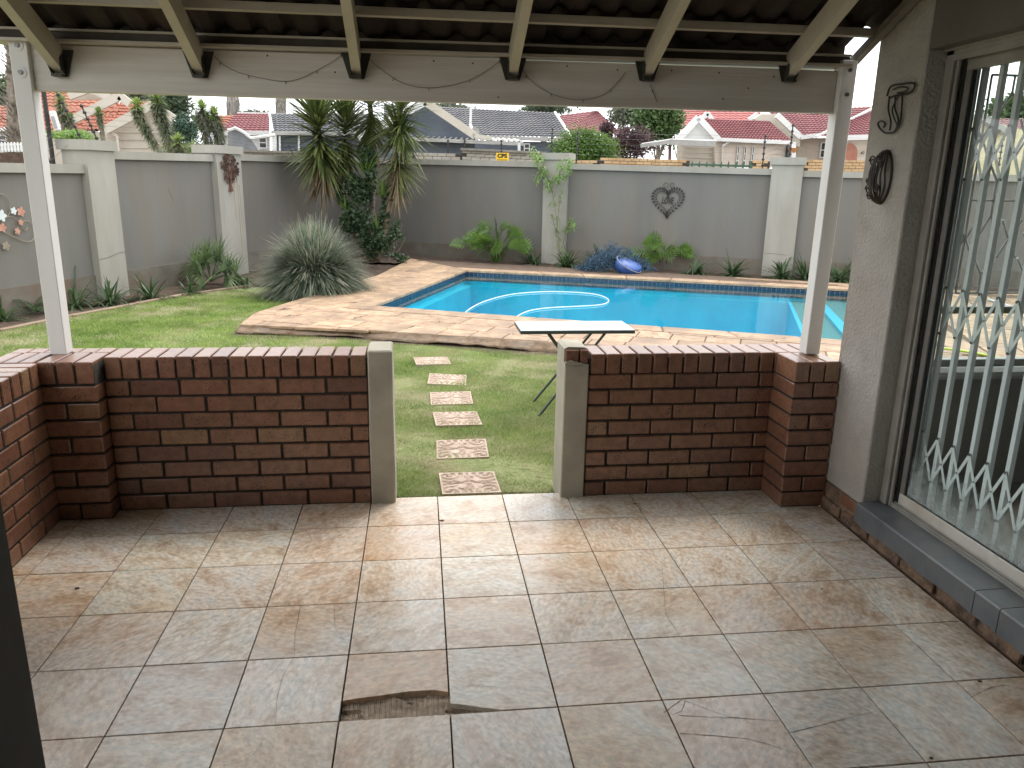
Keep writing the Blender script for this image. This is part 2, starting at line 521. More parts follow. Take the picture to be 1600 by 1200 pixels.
m_glass = glass_material('door_glass', dirty=(.22, .62))
m_wglass = glass_material('window_glass')
m_deck = M('stamped_paving', (.25, .152, .086), (.45, .315, .20), 8, .62, .007, 20, rnd=.14, c3=(.17, .115, .078), s3=2.0, f3=.4)
m_deckbase = M('paving_joint', (.085, .055, .036), (.13, .085, .058), 9, .9, .004, 40)
m_deckedge = M('raw_concrete_edge', (.13, .082, .05), (.27, .19, .13), 9, .95, .016, 18, c3=(.24, .20, .16), s3=3)
m_basin = M('marbelite_blue', (.010, .45, .62), (.02, .57, .74), 1.6, .6, c3=(.02, .40, .52), s3=.7, f3=.3)
m_shelf = M('pebble_shelf', (.12, .17, .17), (.21, .26, .26), 40, .7)
m_shelfedge = M('pale_blue_edge', (.10, .45, .62), rough=.6)
m_bluetile = M('blue_mosaic', (.018, .032, .062), (.040, .068, .115), 14, .25, rnd=.1)
m_grout2 = M('pool_tile_grout', (.13, .17, .21), rough=.8)
m_soil = M('dark_bed_soil', (.055, .036, .025), (.11, .072, .05), 9, .98, .02, 22)
m_lawnbase = M('lawn_base', (.14, .18, .055), (.24, .26, .11), 3.2, .95, .02, 30, c3=(.20, .145, .085), s3=1.9, f3=.5)
m_outside = M('outside_ground', (.17, .15, .11), (.24, .21, .16), .5, .95)
m_edge = M('brown_edging', (.22, .155, .105), (.32, .24, .17), 8, .95, .004, 30)
m_step = M('terracotta_step', (.34, .25, .19), (.48, .38, .305), 10, .85, .002, 60)
m_hose = M('white_hose', (.60, .64, .64), rough=.35)
m_table = M('grey_laminate', (.46, .50, .51), (.54, .57, .575), 5, .3, c3=(.40, .40, .38), s3=4, f3=.3)
m_tablemetal = M('dark_green_grey_steel', (.035, .05, .048), rough=.4)
m_blue = M('faded_blue_plastic', (.025, .075, .27), (.045, .11, .33), 6, .5)
m_net = M('blue_grey_net', (.025, .06, .10), (.05, .10, .15), 12, .85)
m_strap = M('pale_strap', (.24, .26, .33), rough=.8)
m_wire = M('rusty_wire', (.045, .025, .018), (.09, .045, .03), 20, .75)
m_rust = M('rusty_brown_metal', (.11, .045, .03), (.20, .07, .045), 20, .7)
m_copper = M('copper_flower', (.55, .25, .17), (.7, .42, .33), 12, .3, metal=.4)
m_stain = M('rust_run', (.33, .22, .10), (.40, .31, .19), 18, .9)
m_yel = M('sign_yellow', (.85, .52, .03), rough=.5)
m_blk = M('sign_black', (.015, .012, .01), rough=.6)
m_limehose = M('lime_hose', (.45, .62, .04), rough=.4)
m_crack = M('crack_dark', (.05, .035, .028), rough=1)

def LF(name, c1, c2, sc=9, tr=.35, rough=.5, **k):
    return M(name, c1, c2, sc, rough, trans=tr, **k)
l_yucca = LF('yucca_leaf', (.055, .088, .025), (.19, .22, .07), 5)
l_yuccadead = LF('dry_yucca_leaf', (.21, .15, .085), (.33, .25, .15), 12)
l_tussock = LF('blue_green_tussock', (.12, .16, .11), (.23, .27, .19), 4)
l_tussockdry = LF('straw_tips', (.34, .31, .22), (.45, .41, .31), 4)
l_strap = LF('strap_leaf', (.035, .07, .028), (.085, .135, .05), 6)
l_phil = LF('philodendron_leaf', (.07, .15, .03), (.17, .28, .055), 5, rough=.35)
l_fan = LF('fan_palm_leaf', (.065, .12, .045), (.18, .25, .10), 6)
l_ivy = LF('ivy_leaf', (.035, .07, .035), (.085, .13, .06), 9, rough=.4)
l_lime = LF('lime_leaf', (.16, .29, .06), (.30, .44, .14), 9, tr=.45)
l_green = LF('green_foliage', (.05, .10, .03), (.12, .19, .06), 2)
l_round = LF('bright_shrub_leaf', (.055, .12, .015), (.14, .24, .04), 1.5)
l_dark = LF('dark_foliage', (.035, .06, .035), (.085, .115, .06), .6)
l_grey = LF('grey_green_foliage', (.10, .12, .085), (.17, .19, .13), .5)
l_purple = LF('purple_foliage', (.055, .03, .035), (.12, .065, .07), 1.2)
l_grass1 = LF('grass_green', (.14, .235, .035), (.32, .41, .11), 2.4, tr=.3)
l_grass2 = LF('grass_dry', (.40, .38, .22), (.52, .49, .31), 3.0, tr=.3)
m_bark = M('grey_bark', (.16, .13, .10), (.27, .23, .18), 18, .95, .01, 30)
m_bark2 = M('spotted_yucca_bark', (.055, .04, .028), (.34, .27, .18), 34, .95, .004, 60)
m_cane = M('green_cane', (.20, .20, .10), (.28, .25, .13), 20, .7)

# ---------------------------------------------------------------- ground, lawn
def sheet(name, pts, z, mat, kind='structure', thick=None):
    bm = bmesh.new()
    if thick: prism(bm, pts, z - thick, z)
    else: bm.faces.new([bm.verts.new((p[0], p[1], z)) for p in pts])
    return finish(name, bm, mat, kind=kind)
def poly_in(x, y, P):
    """vectorised point in polygon"""
    ins = np.zeros(x.shape, bool)
    n = len(P)
    for i in range(n):
        x0, y0 = P[i][0], P[i][1]
        x1, y1 = P[(i + 1) % n][0], P[(i + 1) % n][1]
        if y0 == y1: continue
        c = ((y0 > y) != (y1 > y)) & (x < (x1 - x0) * (y - y0) / (y1 - y0) + x0)
        ins ^= c
    return ins

# boundary wall lines
A0 = Vector((-4.34, 8.08)); K0 = Vector((-1.80, 14.63))
LD = (K0 - A0).normalized()
LN = Vector((LD.y, -LD.x))              # into the garden
B0 = Vector((2.48, 12.41)); B1 = Vector((6.835, 10.15))
BD = (B1 - B0).normalized()
BN = Vector((BD.y, -BD.x))
if BN.y > 0: BN = -BN
LS = A0 - LD * 9.5                      # near end of the left wall

POOL = [(-0.70, 6.42), (0.76, 10.52), (6.85, 7.98), (5.35, 3.62)]
DECK_L = [(-2.07, 5.17), (-2.07, 5.9), (-1.80, 6.75), (-1.56, 7.44), (-0.79, 9.70), (-0.25, 12.55)]
FRONT = [(-2.07, 5.17), (-1.18, 5.00), (-0.62, 4.86), (-0.33, 4.68), (0.21, 4.49), (0.86, 4.23), (1.31, 4.08), (3.2, 3.32), (5.2, 2.45), (9.6, 0.6)]

# pool basin hole: ground is built round it
OUT = 450
def ring_ground(name, z, mat):
    bm = bmesh.new()
    P = [bm.verts.new((p[0], p[1], z)) for p in POOL]
    Q = [bm.verts.new(q + (z,)) for q in ((-OUT, -OUT), (-OUT, OUT), (OUT, OUT), (OUT, -OUT))]
    for i in range(4):
        bm.faces.new((P[i], P[(i + 1) % 4], Q[(i + 1) % 4], Q[i]))
    bmesh.ops.recalc_face_normals(bm, faces=bm.faces)
    o = finish(name, bm, mat, kind='structure')
    if o.data.polygons[0].normal.z < 0: o.data.flip_normals()
    return o
ring_ground('ground', -0.075, m_outside)

# lawn surface with gentle unevenness
lawn_poly = [(-6.9, 1.5), (-4.66, 5.36), (-4.30, 6.28), (-3.42, 8.14), (-2.69, 9.11), (-1.45, 8.3), (-1.75, 6.6), (-1.95, 5.6), (-1.95, 5.3), (0.9, 4.35), (5.2, 2.6), (5.2, 0.44), (-1.9, 0.44), (-1.95, -3.6), (-6.9, -3.6)]
def lawn_z(x, y):
    return GZ + 0.012 * noise.noise(Vector((x * 1.3, y * 1.3, 0)))
def dense_sheet(name, poly, step, zf, mat):
    xs = [p[0] for p in poly]; ys = [p[1] for p in poly]
    x0, y0 = min(xs), min(ys)
    nx = int((max(xs) - x0) / step) + 2; ny = int((max(ys) - y0) / step) + 2
    idx = {}; vs = []; fs = []
    def v(i, j):
        if (i, j) not in idx:
            x, y = x0 + i * step, y0 + j * step
            idx[(i, j)] = len(vs); vs.append((x, y, zf(x, y)))
        return idx[(i, j)]
    cx = np.array([[x0 + (i + .5) * step for j in range(ny)] for i in range(nx)])
    cy = np.array([[y0 + (j + .5) * step for j in range(ny)] for i in range(nx)])
    ins = poly_in(cx, cy, poly)
    for i in range(nx):
        for j in range(ny):
            if ins[i, j]: fs.append((v(i, j), v(i + 1, j), v(i + 1, j + 1), v(i, j + 1)))
    return pyd(name, vs, fs, mat, smooth=True, kind='structure')
dense_sheet('lawn', lawn_poly, 0.08, lawn_z, m_lawnbase)

# beds: left strip along the wall, back strip along the wall
bedL = [LS + LN * 0.0, LS + LN * 1.0, Vector((-6.0, 2.2)), Vector((-4.7, 5.3)), Vector((-4.34, 6.28)), Vector((-3.46, 8.14)), Vector((-2.74, 9.15)), Vector((-1.5, 8.6)), Vector((-0.95, 9.6)), Vector((-0.35, 12.4)), K0 + BD * 1.6, K0]
dense_sheet('garden_bed', [tuple(p) for p in bedL], 0.07, lambda x, y: -0.045 + 0.03 * noise.noise(Vector((x * 4, y * 4, 3))) + .01 * noise.noise(Vector((x * 17, y * 17, 3))), m_soil)
bk = [K0 + BD * 1.4, B0 + BD * 9.5, B0 + BD * 9.5 + BN * 1.45, B1 + BN * 1.0, B0 + BN * 1.15, K0 + BD * 1.4 + BN * 1.7]
dense_sheet('garden_bed', [tuple(p) for p in bk], 0.08, lambda x, y: 0.0 + 0.03 * noise.noise(Vector((x * 4, y * 4, 3))), m_soil)
# brown edging strip between lawn and left bed, in lengths
ed = [Vector((-6.2, 2.0)), Vector((-4.68, 5.36)), Vector((-4.32, 6.28)), Vector((-3.44, 8.14)), Vector((-2.72, 9.13))]
edge_root = empty('bed_edging', (-4.3, 6.3, GZ), 'low brown kerb strip between the lawn and the left flower bed', 'edging')
for a, b in zip(ed, ed[1:]):
    n = max(1, round((b - a).length / .95))
    for k in range(n):
        p, q = a.lerp(b, k / n + .004), a.lerp(b, (k + 1) / n - .004)
        bm = bmesh.new()
        bar(bm, (p.x, p.y, GZ + random.uniform(-.004, .004)), (q.x, q.y, GZ + random.uniform(-.004, .004)), .07, .07, bev=.008)
        finish('kerb', bm, m_edge, edge_root)

# ---------------------------------------------------------------- pool
def clip(poly, conv):
    """Sutherland-Hodgman: poly clipped by the convex polygon conv (counter-clockwise)"""
    out = [Vector(p) for p in poly]
    n = len(conv)
    for i in range(n):
        a, b = Vector(conv[i]), Vector(conv[(i + 1) % n])
        e = b - a
        inp, out = out, []
        if not inp: return []
        for j in range(len(inp)):
            p, q = inp[j], inp[(j + 1) % len(inp)]
            sp = e.x * (p.y - a.y) - e.y * (p.x - a.x)
            sq = e.x * (q.y - a.y) - e.y * (q.x - a.x)
            if sp >= 0: out.append(p)
            if (sp >= 0) != (sq >= 0):
                out.append(p.lerp(q, sp / (sp - sq)))
    return out
def area(p):
    return abs(sum(p[i].x * p[(i + 1) % len(p)].y - p[(i + 1) % len(p)].x * p[i].y for i in range(len(p)))) / 2
def ccw(p):
    s = sum(p[i][0] * p[(i + 1) % len(p)][1] - p[(i + 1) % len(p)][0] * p[i][1] for i in range(len(p)))
    return list(p) if s > 0 else list(p)[::-1]
ZD = 0.06
P1, P2, P3, P4 = [Vector(p) for p in POOL]
uN = (P4 - P1).normalized()
def offs(p, q, d):
    """line p-q moved away from the pool centre by d"""
    c = (P1 + P2 + P3 + P4) / 4
    n = Vector(((q - p).y, -(q - p).x)).normalized()
    if n.dot(p - c) < 0: n = -n
    return n * d
def isect(a, b, c, d):
    r, s = b - a, d - c
    t = ((c - a).x * s.y - (c - a).y * s.x) / (r.x * s.y - r.y * s.x)
    return a + r * t
ring = []
Pl = [P1, P2, P3, P4]
def ringpts(d):
    o = []
    for i in range(4):
        p0, p1, p2 = Pl[i - 1], Pl[i], Pl[(i + 1) % 4]
        a, b = offs(p0, p1, d), offs(p1, p2, d)
        o.append(isect(p0 + a, p1 + a, p1 + b, p2 + b))
    return o
Rc = ringpts(0.30)
# deck base slab (kind structure) as pieces butted end to end
DL = [Vector(p) for p in DECK_L]
deck = bpy.data.objects.new('pool_deck', None)
C.objects.link(deck)
deck['kind'] = 'structure'
deck.location = (0, 0, 0)
far_l = Vector((-0.25, 12.55))
strips = {
 'left': ccw([DL[0], Vector((-2.07, 5.9)), Vector((-1.56, 7.44)), Vector((-0.79, 9.70)), far_l, Rc[1], Rc[0]]),
 'far': ccw([far_l, Vector((0.6, 12.1)), Vector((12.2, 6.35)), Vector((12.2, 4.5)), Rc[2], Rc[1]]),
 'front': ccw([DL[0]] + [Vector(p) for p in FRONT[1:]] + [Rc[3], Rc[0]]),
 'right': ccw([Rc[3], Rc[2], Vector((12.2, 4.5)), Vector((12.2, -.6)), Vector(FRONT[-1])]),
}
for k, P in strips.items():
    bm = bmesh.new()
    prism(bm, P, ZD - .125, ZD - .012)
    o = finish('deck_base', bm, m_deckbase, deck)
bm = bmesh.new()
for i in range(4):
    a, b = Pl[i], Pl[(i + 1) % 4]
    prism(bm, ccw([a, b, Rc[(i + 1) % 4], Rc[i]]), ZD - .125, ZD - .012)
finish('coping_base', bm, m_deckbase, deck)
def piece(poly, z0, z1, mat, name, par, cham=.006, dz=None):
    poly = [Vector(p) for p in poly]
    # drop near-duplicate corners
    q = []
    for p in poly:
        if not q or (p - q[-1]).length > .01: q.append(p)
    if len(q) > 2 and (q[0] - q[-1]).length < .01: q.pop()
    if len(q) < 3 or area(q) < .012: return None
    c = sum(q, Vector((0, 0))) / len(q)
    q = ccw(q)
    n = len(q)
    jit = dz if dz is not None else random.uniform(-.003, .003)
    top = [p + (c - p).normalized() * cham * 1.6 for p in q]
    vs = [(p.x, p.y, z0) for p in q] + [(p.x, p.y, z1 - cham + jit) for p in q] + [(p.x, p.y, z1 + jit) for p in top]
    fs = [tuple(range(2 * n, 3 * n))]
    for a in (0, n):
        for i in range(n):
            fs.append((a + i, a + (i + 1) % n, a + n + (i + 1) % n, a + n + i))
    return pyd(name, vs, fs, mat, par)
def pave(P, u, org, rows, lens, gap=.012, xmax=30):
    v = Vector((-u.y, u.x))
    us = [(Vector(p) - org).dot(u) for p in P]; vv = [(Vector(p) - org).dot(v) for p in P]
    r = min(vv) - .05
    while r < max(vv):
        h = random.choice(rows)
        c = min(us) - random.uniform(0, .4)
        while c < max(us):
            wd = random.choice(lens)
            q = [org + u * (c + gap / 2) + v * (r + gap / 2), org + u * (c + wd - gap / 2) + v * (r + gap / 2),
                 org + u * (c + wd - gap / 2) + v * (r + h - gap / 2), org + u * (c + gap / 2) + v * (r + h - gap / 2)]
            pc = clip(q, P)
            if pc and area(pc) > .02:
                piece(pc, ZD - .03, ZD, m_deck, 'paving_stone', deck)
            c += wd
        r += h
uL = (P2 - P1).normalized()
def hull_in(P, d=.0):
    return P
Lp = [DL[0], Vector((-2.07, 5.9)), Vector((-1.56, 7.44)), Vector((-0.79, 9.70)), far_l]
Rp = [Rc[0].lerp(Rc[1], t) for t in (0, .12, .34, .66, 1)]
for k in range(4):
    random.seed(500)
    pave(ccw([Lp[k], Lp[k + 1], Rp[k + 1], Rp[k]]), uL, P1, (.30, .42), (.34, .46, .62))
# front strip is not convex: split it along the front break points
Fv = [Vector(p) for p in FRONT]
for a, b, c_, d_ in ((Fv[0], Fv[3], Rc[0] + (Rc[3] - Rc[0]) * .20, Rc[0]), (Fv[3], Fv[6], Rc[0] + (Rc[3] - Rc[0]) * .42, Rc[0] + (Rc[3] - Rc[0]) * .20), (Fv[6], Fv[8], Rc[3], Rc[0] + (Rc[3] - Rc[0]) * .42)):
    pave(ccw([a, b, c_, d_]), uN, P1, (.32, .42), (.36, .48, .60))
pave(ccw([Fv[8], Fv[9], Vector((12.2, 4.5)), Rc[2], Rc[3]]), uN, P1, (.45, .55), (.55, .7, .85))
pave(strips['far'], (P3 - P2).normalized(), P2, (.34, .46), (.45, .6, .75))
# coping stones round the water
for i in range(4):
    a, b = Pl[i], Pl[(i + 1) % 4]
    A, B = Rc[i], Rc[(i + 1) % 4]
    n = max(2, round((b - a).length / .72))
    for k in range(n):
        g = .006 / ((b - a).length)
        t0, t1 = k / n + g, (k + 1) / n - g
        dd = offs(a, b, 1.0)
        q = [a.lerp(b, t0) - dd * .02, a.lerp(b, t1) - dd * .02, A.lerp(B, t1) - dd * .008, A.lerp(B, t0) - dd * .008]
        piece(q, ZD - .035, ZD, m_deck, 'coping_stone', deck, cham=.010, dz=random.uniform(0, .003) + .001)
# ragged raw edge under the front
bm = bmesh.new()
pf = []
for a, b in zip(Fv[:-1], Fv[1:]):
    n = max(2, int((b - a).length / .07))
    pf += [a.lerp(b, k / n) for k in range(n)]
pf = [Vector((-2.07, 5.9)), Vector((-2.08, 5.5))] + pf + [Fv[-1]]
nrm = Vector((-.42, -.907))
rows_ = []
for k, p in enumerate(pf):
    e = noise.noise(Vector((k * .23, 1.7, 0)))
    e2 = noise.noise(Vector((k * .9, 4.7, 0)))
    o1 = .012 + .008 * e2
    zb = -.026 + .042 * e + .016 * e2
    rows_.append([bm.verts.new((p.x + nrm.x * q, p.y + nrm.y * q, z)) for q, z in ((-.05, ZD - .014), (.0, ZD - .006), (o1, ZD - .022), (o1 + .045, .0), (o1 + .085, zb + .012), (o1 + .06, zb), (-.06, zb - .01))])
for a, b in zip(rows_, rows_[1:]):
    for j in range(len(a) - 1):
        bm.faces.new((a[j], a[j + 1], b[j + 1], b[j]))
bmesh.ops.recalc_face_normals(bm, faces=bm.faces)
o = finish('deck_edge', bm, m_deckedge, deck, smooth=True)
# bare earth strip below the edge
bm = bmesh.new()
ra, rb = [], []
for k, p in enumerate(pf):
    wdt = .24 + .10 * noise.noise(Vector((k * .11, 8, 0)))
    ra.append(bm.verts.new((p.x, p.y, GZ + .018))); rb.append(bm.verts.new((p.x + nrm.x * wdt, p.y + nrm.y * wdt, GZ + .002)))
for i in range(len(ra) - 1): bm.faces.new((ra[i], rb[i], rb[i + 1], ra[i + 1]))
bmesh.ops.recalc_face_normals(bm, faces=bm.faces)
finish('bare_earth', bm, m_soil, kind='structure')

# basin
ZW, ZB = -0.020, -1.35
bm = bmesh.new()
Pi = POOL
def wallq(a, b, z0, z1):
    bm.faces.new([bm.verts.new((a[0], a[1], z0)), bm.verts.new((b[0], b[1], z0)), bm.verts.new((b[0], b[1], z1)), bm.verts.new((a[0], a[1], z1))])
for i in range(4): wallq(Pi[i], Pi[(i + 1) % 4], ZB, ZD - .03)
bm.faces.new([bm.verts.new((p[0], p[1], ZB)) for p in Pi])
bmesh.ops.recalc_face_normals(bm, faces=bm.faces)
finish('pool_basin', bm, m_basin, kind='structure')
basin = empty('swimming_pool_fittings', (3, 7, ZW), 'blue pool lining ledges and mosaic waterline band around the water', 'pool lining')
# submerged ledge along far and left sides
Rin = ringpts(-0.15)
bm = bmesh.new()
for i in (0, 1):
    prism(bm, ccw([Pl[i], Pl[i + 1], Rin[i + 1], Rin[i]]), ZB, -.20)
finish('ledge', bm, m_basin, basin)
# shelf at the right end
s_far = G(1232, 467, -.12).xy; s_near = G(1256, 522, -.12).xy
f0 = isect(s_near, s_far, P2, P3); n0 = isect(s_near, s_far, P1, P4)
def sh(t0, t1, z, mat, nm):
    bm = bmesh.new()
    e = .003
    prism(bm, ccw([n0.lerp(P4, t0), n0.lerp(P4, t1), f0.lerp(P3, t1), f0.lerp(P3, t0)]), ZB + .002, z)
    finish(nm, bm, mat, basin)
sh(0.0, .05, -.175, m_shelfedge, 'step_edge')
sh(.05, .40, -.18, m_shelf, 'step')
sh(.40, .52, -.135, m_shelfedge, 'step_edge')
sh(.52, 1.0, -.14, m_shelf, 'step')
# mosaic waterline band: small tiles as real geometry, one part per side
for i in range(4):
    a, b = Pl[i], Pl[(i + 1) % 4]
    d = (b - a).normalized(); nrm_ = -offs(a, b, 1.0)
    ln = (b - a).length
    bm = bmesh.new(); bmg = bmesh.new()
    s = .075
    k = 0
    m3 = Matrix((Vector((d.x, d.y, 0)), Vector((nrm_.x, nrm_.y, 0)), Vector((0, 0, 1)))).transposed()
    while (k + 1) * s < ln:
        c = a + d * ((k + .5) * s) + nrm_ * .006
        for z in (ZD - .035 - .0375, ZD - .035 - .1125):
            box(bm, (c.x, c.y, z), (s - .012, .008, s - .012), m3)
        k += 1
    mid = (a + b) / 2 + nrm_ * .002
    box(bmg, (mid.x, mid.y, ZD - .035 - .08), (ln - .01, .004, .17), m3)
    finish('mosaic_tile', bm, m_bluetile, basin, kind='stuff')
    finish('grout_band', bmg, m_grout2, basin)
bm = bmesh.new()
Rw = ringpts(-.012)
bm.faces.new([bm.verts.new((p.x, p.y, ZW)) for p in ccw(Rw)])
wt = finish('water', bm, m_water, kind='structure')

# cleaner hose floating on the water
hp = [G(x, y, ZW + .012) for x, y in ((722, 494), (735, 482), (760, 470), (800, 460), (850, 456), (900, 457), (935, 461), (951, 469), (940, 476), (900, 479), (860, 481), (830, 485), (812, 492), (803, 499))]
hp = spline(hp, 7)
bm = bmesh.new(); tube(bm, hp, .0085, 8)
tag(finish('pool_hose', bm, m_hose, smooth=True), 'white pool cleaner hose floating in a loop on the blue water', 'hose')

# ---------------------------------------------------------------- stepping stones
def step_mesh():
    n = 44; s = .33
    vs = []; fs = []
    for i in range(n + 1):
        for j in range(n + 1):
            x, y = (i / n - .5), (j / n - .5)
            ax, ay = abs(x), abs(y)
            r = math.hypot(x, y)
            a = math.atan2(y, x)
            # carved acanthus scrolls: centre boss, ring of petals, corner curls
            h = 0
            if r < .11: h = .5 + .5 * math.cos(r * 28)
            elif r < .30: h = .5 + .5 * math.sin(8 * a + 10 * r + 3 * math.sin(4 * a))
            else:
                cx_, cy_ = .36 * (1 if x > 0 else -1), .36 * (1 if y > 0 else -1)
                rr = math.hypot(x - cx_, y - cy_); aa = math.atan2(y - cy_, x - cx_)
                h = .5 + .5 * math.sin(46 * rr + aa * (1 if x * y > 0 else -1) * 2)
            if max(ax, ay) > .455: h = 1
            h = min(1, max(0, (h - .3) * 2.2))
            vs.append((x * s, y * s, .013 + .009 * h))
    for i in range(n):
        for j in range(n):
            a = i * (n + 1) + j
            fs.append((a, a + n + 1, a + n + 2, a + 1))
    base = len(vs)
    k = [(-.165, -.165), (.165, -.165), (.165, .165), (-.165, .165)]
    vs += [(x, y, -.02) for x, y in k]
    c = [0, n * (n + 1), n * (n + 1) + n, n]
    for i in range(4):
        fs.append((base + i, base + (i + 1) % 4, c[(i + 1) % 4], c[i]))
    me = bpy.data.meshes.new('stepping_stone')
    me.from_pydata(vs, [], fs); me.update()
    me.materials.append(m_step)
    return me
sme = step_mesh()
ss = [((733, 753), 2, 'carved terracotta stepping stone closest to the tiled porch floor'),
      ((722, 700), -1, 'carved terracotta stepping stone second from the porch floor'),
      ((714, 653), 3, 'carved terracotta stepping stone third from the porch floor'),
      ((705, 621), 0, 'carved terracotta stepping stone fourth from the porch floor'),
      ((699, 592), -4, 'tilted carved stepping stone fifth from the porch with bare soil beside it'),
      ((675, 563), 5, 'carved stepping stone furthest from the porch, against the pool deck edge')]
for k, ((x, y), rz, lb) in enumerate(ss):
    o = link('stepping_stone', sme)
    p = G(x, y, GZ + .02)
    o.location = (p.x, p.y, GZ - .004)
    o.rotation_euler = (R((-.8, 1.2, -.5, 1.4, 1.0, -1.2)[k]), R((.6, -1.0, .8, -.6, 2.6, .9)[k]), R(rz))
    tag(o, lb, 'stepping stone', 'stepping stones across the lawn')
step_xy = [(G(x, y).x, G(x, y).y) for (x, y), _, _ in ss]

random.seed(91)
bm = bmesh.new()
for k in range(90):
    if k < 60:
        q = P1.lerp(P4, random.uniform(-.2, .9)) + Vector((-.42, -.907)) * random.uniform(.1, 1.1) if k % 2 else P2.lerp(P3, random.uniform(0, 1)) + Vector((.40, .91)) * random.uniform(.1, .9)
        z = ZD + .008
    else:
        q = Vector((random.uniform(-.4, 1.4), random.uniform(.5, 3.8))); z = GZ + .022
    a = random.uniform(0, 6.28); l_ = random.uniform(.012, .03)
    u_ = Vector((math.cos(a), math.sin(a), 0)) * l_; w2_ = Vector((-math.sin(a), math.cos(a), .2)) * l_ * .35
    c_ = Vector((q.x, q.y, z))
    bm.faces.new([bm.verts.new(c_ - u_), bm.verts.new(c_ + w2_), bm.verts.new(c_ + u_ + Vector((0, 0, .006))), bm.verts.new(c_ - w2_)])
tag(finish('leaf_litter', bm, M('dry_leaf_litter', (.10, .06, .03), (.24, .16, .09), 40, .9)), 'scattered dry leaf litter on the pool paving and lawn', 'leaf litter', kind='stuff')

# ---------------------------------------------------------------- grass blades
def blades(name, poly, dens, h0, h1, wd, mat, dryf=None, keep=None, seed=1):
    rs = np.random.RandomState(seed)
    P = np.array([(p[0], p[1]) for p in poly])
    x0, y0 = P.min(0); x1, y1 = P.max(0)
    n = int((x1 - x0) * (y1 - y0) * dens)
    x = rs.uniform(x0, x1, n); y = rs.uniform(y0, y1, n)
    k = poly_in(x, y, poly)
    for sx, sy in step_xy: k &= ~((np.abs(x - sx) < .140 + .012 * np.sin(y * 60)) & (np.abs(y - sy) < .140 + .012 * np.sin(x * 55)))
    # patches
    f = (np.sin(x * 2.1 + 1.3 * np.sin(y * 1.7)) * np.cos(y * 2.7 + np.sin(x * 3.1)) + .6 * np.sin(x * 7.3 + y * 4.1) * np.sin(y * 8.9 - x * 3) + .35 * np.sin(x * 17 + 2 * np.sin(y * 13)) * np.sin(y * 19))
    if keep: k &= keep(f, rs.uniform(-.5, .5, n))
    x, y = x[k], y[k]
    n = len(x)
    h = rs.uniform(h0, h1, n); a = rs.uniform(0, 6.283, n); l = rs.uniform(.3, 1.3, n) * h
    b = rs.uniform(0, 6.283, n)
    z = np.full(n, GZ - .008)
    v = np.empty((n, 3, 3))
    v[:, 0] = np.stack([x - np.cos(a) * wd / 2, y - np.sin(a) * wd / 2, z], 1)
    v[:, 1] = np.stack([x + np.cos(a) * wd / 2, y + np.sin(a) * wd / 2, z], 1)
    v[:, 2] = np.stack([x + np.cos(b) * l, y + np.sin(b) * l, z + h], 1)
    me = bpy.data.meshes.new(name)
    me.vertices.add(n * 3); me.vertices.foreach_set('co', v.ravel())
    me.loops.add(n * 3); me.loops.foreach_set('vertex_index', np.arange(n * 3, dtype=np.int32))
    me.polygons.add(n); me.polygons.foreach_set('loop_start', np.arange(0, n * 3, 3, dtype=np.int32))
    me.update(calc_edges=True)
    o = link(name, me, mat)
    return o
near = [(-.55, .36), (1.6, .36), (2.3, 3.45), (.9, 4.1), (-.5, 4.6), (-1.4, 4.9)]
g = blades('grass', near, 24000, .014, .036, .0045, l_grass1, keep=lambda f, r: (f + r * .8 > -.45), seed=1)
tag(g, 'short green grass between the porch and the pool deck', 'grass', kind='stuff')
g = blades('dry_grass', near, 26000, .010, .030, .0045, l_grass2, keep=lambda f, r: f + r * 1.5 < .45, seed=2)
tag(g, 'straw coloured dry grass among the green by the stepping stones', 'grass', kind='stuff')
far = [(-6.6, 1.8), (-4.66, 5.36), (-4.30, 6.28), (-3.42, 8.10), (-2.9, 8.7), (-1.75, 7.3), (-1.95, 5.4), (-1.2, 4.9), (-.6, 4.7), (-1.4, 2.5), (-2.1, .6)]
g = blades('grass', far, 9000, .018, .042, .008, l_grass1, keep=lambda f, r: f + r > -.7, seed=3)
tag(g, 'bright green lawn grass left of the pool deck', 'grass', kind='stuff')
g = blades('dry_grass', far, 6500, .014, .036, .008, l_grass2, keep=lambda f, r: f + r < -.15, seed=4)
tag(g, 'pale dry grass in streaks on the left lawn', 'grass', kind='stuff')

